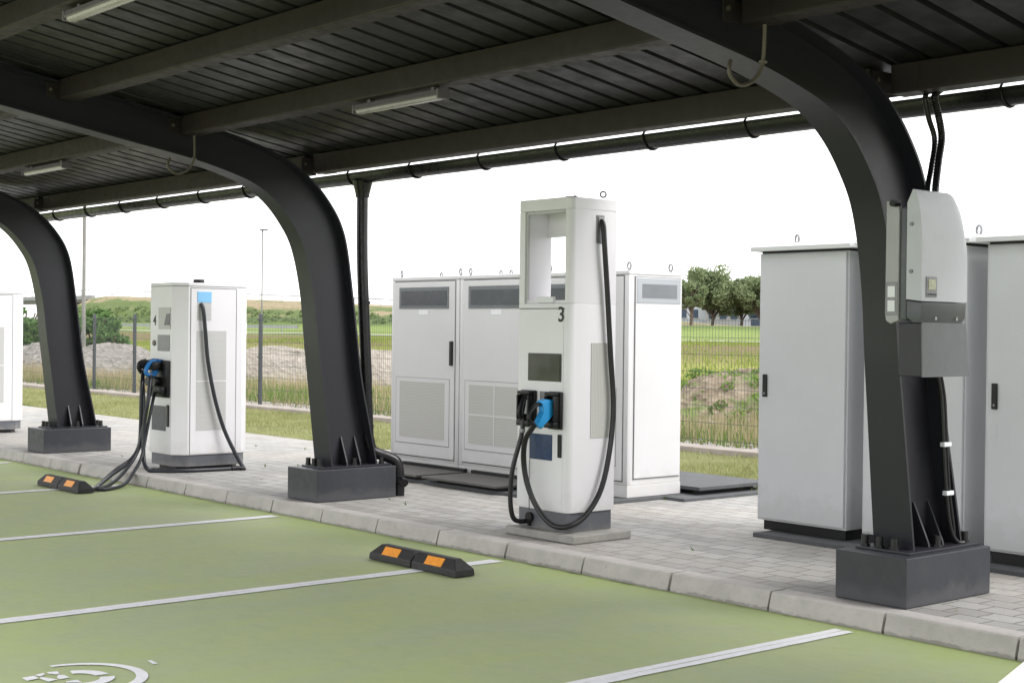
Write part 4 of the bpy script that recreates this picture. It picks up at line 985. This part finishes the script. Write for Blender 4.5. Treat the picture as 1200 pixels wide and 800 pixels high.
MB().box(x-.1, x+.45, y-.2, y+.2, 1.5+111*105/1712, 1.5+113*105/1712, .03).build('lamp_head', 'lamp_grey', t)
# guard rail along the road, left part
def rail(name, x0, x1, y, zb, hh, step, label, cat, post_mat='barrier', thick=.3):
    zf = zb if callable(zb) else (lambda x: zb)
    t = thing(name, ((x0+x1)/2, y, zf((x0+x1)/2)), label, cat)
    xs_ = np.arange(x0, x1+.01, 4.)
    m_ = MB(); pr_ = None
    for xq in xs_:
        z = zf(xq)+hh; p = [m_.bm.verts.new(q) for q in ((xq, y-.03, z-thick), (xq, y-.03, z), (xq, y+.03, z), (xq, y+.03, z-thick))]
        if pr_:
            for i in range(4): m_.bm.faces.new((pr_[i], pr_[(i+1) % 4], p[(i+1) % 4], p[i]))
        pr_ = p
    m_.build('rail', 'barrier', t)
    for xq in np.arange(x0+1, x1, step):
        MB().box(xq-.05, xq+.05, y+.035, y+.12, zf(xq)-.1, zf(xq)+hh-.02).build('post', post_mat, t)
rail('guard_rail', -250, -118, 73.5, lambda x: gz(x, 73.5), .75, 4., 'long pale guard rail along the far road behind the bush and station 4', 'guard rail')
rail('bank_railing', -232, -120, 107.5, lambda x: gz(x, 107.5)-.02, .95, 6., 'thin grey railing along the top of the grassy embankment', 'railing', thick=.16)
# bridge at the left
bz = 6.15
t = thing('road_bridge', (-275, 108, bz), 'white concrete road bridge meeting the left end of the grassy embankment', 'bridge')
MB().box(-420, -232, 104.5, 112, bz-1.05, bz-.25, .05).build('deck', 'far_white', t)
MB().box(-420, -231, 103.9, 104.45, bz-.62, bz+.1, .03).build('fascia', 'far_white', t)
MB().box(-420, -231, 104.0, 104.3, bz+1.0, bz+1.1).build('handrail', 'barrier', t)
for xq in np.arange(-419, -231, 3.):
    MB().box(xq-.05, xq+.05, 104.1, 104.22, bz+.105, bz+.995).build('rail_post', 'barrier', t)
for xq in (-300, -340, -380):
    MB().box(xq-.7, xq+.7, 105, 111.5, 1.5, bz-1.06, .1).build('pier', 'far_white', t)
MB().box(-250.0, -247.6, 104.2, 112, 1.6, bz-1.055, .05).build('abutment', 'far_white', t)
# delineator posts beside the road
for px, d in ((138, 150), (287, 112)):
    x, y = f_(px, d); z0 = gz(x, y)
    q = thing('delineator_post', (x, y, z0), {138: 'small white roadside marker post left of station 4', 287: 'small white roadside marker post right of station 4', 736: 'small white roadside marker post hidden behind the white cabinets'}[px], 'marker post')
    MB().prism([(x-.07, y), (x+.07, y), (x+.05, y+.1), (x-.05, y+.1)], 'z', z0-.1, z0+1.0).build('post', 'label', q)
    MB().box(x-.072, x+.072, y-.006, y-.001, z0+.72, z0+.88).build('dark_band', 'black', q)
# hall behind the trees
hx, hy = f_(848, 176); ang = R(41)
hz = gz(hx, hy)
t = thing('hall_building', (hx, hy, hz), 'long low grey hall with pale roof behind the trees beyond the far road', 'building'); t.rotation_euler = (0, 0, ang)
def lbox(name, mat, par, *a):
    m_ = MB(); m_.box(*a)
    me = bpy.data.meshes.new(name); bmesh.ops.recalc_face_normals(m_.bm, faces=m_.bm.faces[:]); m_.bm.to_mesh(me); m_.bm.free(); return link(name, me, mat, par)
lbox('wall', 'far_grey', t, -9, 5.0, 0, 9, -.5, 2.7)
m_ = MB(); m_.prism([(-.3, 2.72), (4.5, 4.3), (9.3, 2.72), (9.3, 2.6), (-.3, 2.6)], 'x', -9.4, 5.3); me = bpy.data.meshes.new('roof'); bmesh.ops.recalc_face_normals(m_.bm, faces=m_.bm.faces[:]); m_.bm.to_mesh(me); m_.bm.free(); link('roof', me, 'far_roof', t)
lbox('annex_wall', 'far_white', t, -2.2, 2.2, -1.4, -.01, -.5, 2.3)
lbox('annex_roof', 'far_roof', t, -2.4, 2.4, -1.6, -.01, 2.31, 2.42)
for i in range(9):
    if -3.2 < -8.2+1.4*i < 2.0: continue
    w_ = lbox('window', 'far_glass', t, -8.2+1.4*i, -7.3+1.4*i, -.06, -.005, .9, 1.9)
    lbox('sill', 'far_white', w_, -8.3+1.4*i, -7.2+1.4*i, -.12, -.065, .82, .9)
for i in range(3): lbox('window', 'far_glass', t, -1.8+1.3*i, -1.0+1.3*i, -1.47, -1.405, .8, 1.8)
lbox('door', 'far_glass', t, 3.2, 4.4, -.06, -.005, 0, 2.1)

# ------------------------------------------------------------------ white car, only a corner of it shows
car = thing('parked_car', (-.44, 2.2, 0), 'white car whose rounded corner just shows at the bottom right of the photo', 'car')
stations = [  # y, z bottom, z waist (top of body side), half width
    (.75, .35, .60, .62), (.85, .25, .68, .78), (1.3, .22, .76, .86), (1.9, .22, .80, .885), (2.45, .22, .835, .90), (3.4, .22, .90, .905), (4.3, .22, .93, .89), (4.75, .25, .92, .82), (4.95, .35, .85, .70)]
xc = -.44; m_ = MB(); rings = []
for y, zb, zw, hw in stations:
    pr_ = [(-hw*.86, zb), (-hw*.97, zb+.10), (-hw, (zb+zw)/2), (-hw*.985, zw-.10), (-hw*.93, zw-.02), (-hw*.80, zw+.015), (-hw*.4, zw+.045), (0, zw+.05)]
    pr_ = pr_+[(-a, b_) for a, b_ in pr_[:-1][::-1]]
    rings.append([m_.bm.verts.new((xc+a, y, b_)) for a, b_ in pr_])
for a, b_ in zip(rings[:-1], rings[1:]):
    for i in range(len(a)): m_.bm.faces.new((a[i], a[(i+1) % len(a)], b_[(i+1) % len(a)], b_[i]))
m_.bm.faces.new(rings[0]); m_.bm.faces.new(rings[-1][::-1])
body = m_.build('body', 'car', car, True); sb = body.modifiers.new('s', 'SUBSURF'); sb.levels = 2; sb.render_levels = 2
cabin = [(2.05, .80, .78, .80), (2.75, 1.17, .74, .64), (3.2, 1.40, .70, .56), (3.9, 1.44, .70, .56), (4.5, 1.22, .70, .58), (4.85, .93, .70, .66)]
m_ = MB(); top = []; bot = []
for y, zt, wb, wt in cabin:
    bot.append((m_.bm.verts.new((xc-wb-.08, y, .86)), m_.bm.verts.new((xc+wb+.08, y, .86))))
    top.append((m_.bm.verts.new((xc-wt, y, max(zt, .865))), m_.bm.verts.new((xc, y, max(zt, .865)+.03)), m_.bm.verts.new((xc+wt, y, max(zt, .865)))))
for i in range(len(cabin)-1):
    m_.bm.faces.new((top[i][0], top[i+1][0], top[i+1][1], top[i][1])); m_.bm.faces.new((top[i][1], top[i+1][1], top[i+1][2], top[i][2]))
    m_.bm.faces.new((bot[i][0], bot[i+1][0], top[i+1][0], top[i][0])); m_.bm.faces.new((bot[i][1], top[i][2], top[i+1][2], bot[i+1][1]))
m_.build('cabin', 'car_glass', car, True)
m_ = MB()
m_.prism([(3.12, 1.415), (3.2, 1.45), (3.55, 1.485), (3.9, 1.485), (4.5, 1.27), (4.5, 1.20), (3.9, 1.40), (3.12, 1.35)], 'x', xc-.57, xc+.57, .02); m_.build('roof', 'car', car, True)
for s_ in (-1, 1):
    m_ = MB(); m_.tube([(xc+s_*.885, 2.05, .83), (xc+s_*.75, 2.75, 1.16), (xc+s_*.58, 3.2, 1.415), (xc+s_*.575, 3.9, 1.45), (xc+s_*.62, 4.5, 1.23), (xc+s_*.74, 4.86, .92)], .035, 8, 5); m_.build('pillar', 'car', car, True)
    m_ = MB(); m_.box(xc+s_*.56-.13, xc+s_*.56+.10, .84, .95, .50, .58, .03); m_.build('headlight', 'head', car)
    m_ = MB(); m_.box(xc+s_*.60-.12, xc+s_*.60+.10, 4.70, 4.83, .68, .80, .03); m_.build('tail_light', 'red_lamp', car)
    for y in (1.55, 4.15):
        m_ = MB(); m_.cyl((xc+s_*.66, y, .31), (xc+s_*.865, y, .31), .31, seg=32); w_ = m_.build('wheel', 'tyre', car, True)
        q = MB(); q.cyl((xc+s_*.85, y, .31), (xc+s_*.875, y, .31), .20, seg=20); q.build('rim', 'rim', w_)

# ------------------------------------------------------------------ camera, light, sky
cam_d = bpy.data.cameras.new('camera'); cam = bpy.data.objects.new('camera', cam_d); COL.objects.link(cam)
th, pt, rl = .86818, R(.508), R(.643)
fwd = Vector((-math.sin(th), math.cos(th), 0)); rt = Vector((math.cos(th), math.sin(th), 0)); up = Vector((0, 0, 1))
f2 = fwd*math.cos(pt)-up*math.sin(pt); u2 = up*math.cos(pt)+fwd*math.sin(pt)
r3 = rt*math.cos(rl)+u2*math.sin(rl); u3 = u2*math.cos(rl)-rt*math.sin(rl)
mw = Matrix((r3, u3, -f2)).transposed().to_4x4(); mw.translation = (0, 0, 1.5)
cam.matrix_world = mw
cam_d.sensor_width = 36; cam_d.lens = 1712/1200*36; cam_d.clip_start = .05; cam_d.clip_end = 6000
S.camera = cam
SUN_AZ, SUN_EL = 62., 48.      # direction to the sun: degrees from +Y towards +X, and elevation
sd = Vector((math.sin(R(SUN_AZ))*math.cos(R(SUN_EL)), math.cos(R(SUN_AZ))*math.cos(R(SUN_EL)), math.sin(R(SUN_EL))))
su = bpy.data.lights.new('sun', 'SUN'); su.energy = .8; su.angle = R(25); su.color = (1, .97, .93)
so = bpy.data.objects.new('sun', su); COL.objects.link(so); so.rotation_euler = (-sd).to_track_quat('-Z', 'Y').to_euler(); so.location = (0, 0, 30)
w = bpy.data.worlds.new('World'); S.world = w; w.use_nodes = True; nt = w.node_tree
bg = nt.nodes['Background']
sk = nt.nodes.new('ShaderNodeTexSky'); sk.sky_type = 'NISHITA'; sk.sun_disc = False
sk.sun_elevation = R(SUN_EL); sk.sun_rotation = R(SUN_AZ); sk.dust_density = 4; sk.air_density = 1.0; sk.ozone_density = 1
hs = nt.nodes.new('ShaderNodeHueSaturation'); hs.inputs['Saturation'].default_value = .18
oc = nt.nodes.new('ShaderNodeMix'); oc.data_type = 'RGBA'; oc.inputs[0].default_value = .85; oc.inputs[7].default_value = (7.4, 7.45, 7.5, 1)   # high, even cloud layer
nt.links.new(sk.outputs[0], hs.inputs['Color']); nt.links.new(hs.outputs[0], oc.inputs[6]); nt.links.new(oc.outputs[2], bg.inputs['Color']); bg.inputs['Strength'].default_value = .13
S.view_settings.view_transform = 'Standard'; S.view_settings.look = 'None'; S.view_settings.exposure = 1.34; S.view_settings.gamma = 1; S.view_settings.use_curve_mapping = False
S.render.engine = 'CYCLES'
S.cycles.max_bounces = 8; S.cycles.diffuse_bounces = 5; S.cycles.use_denoising = True
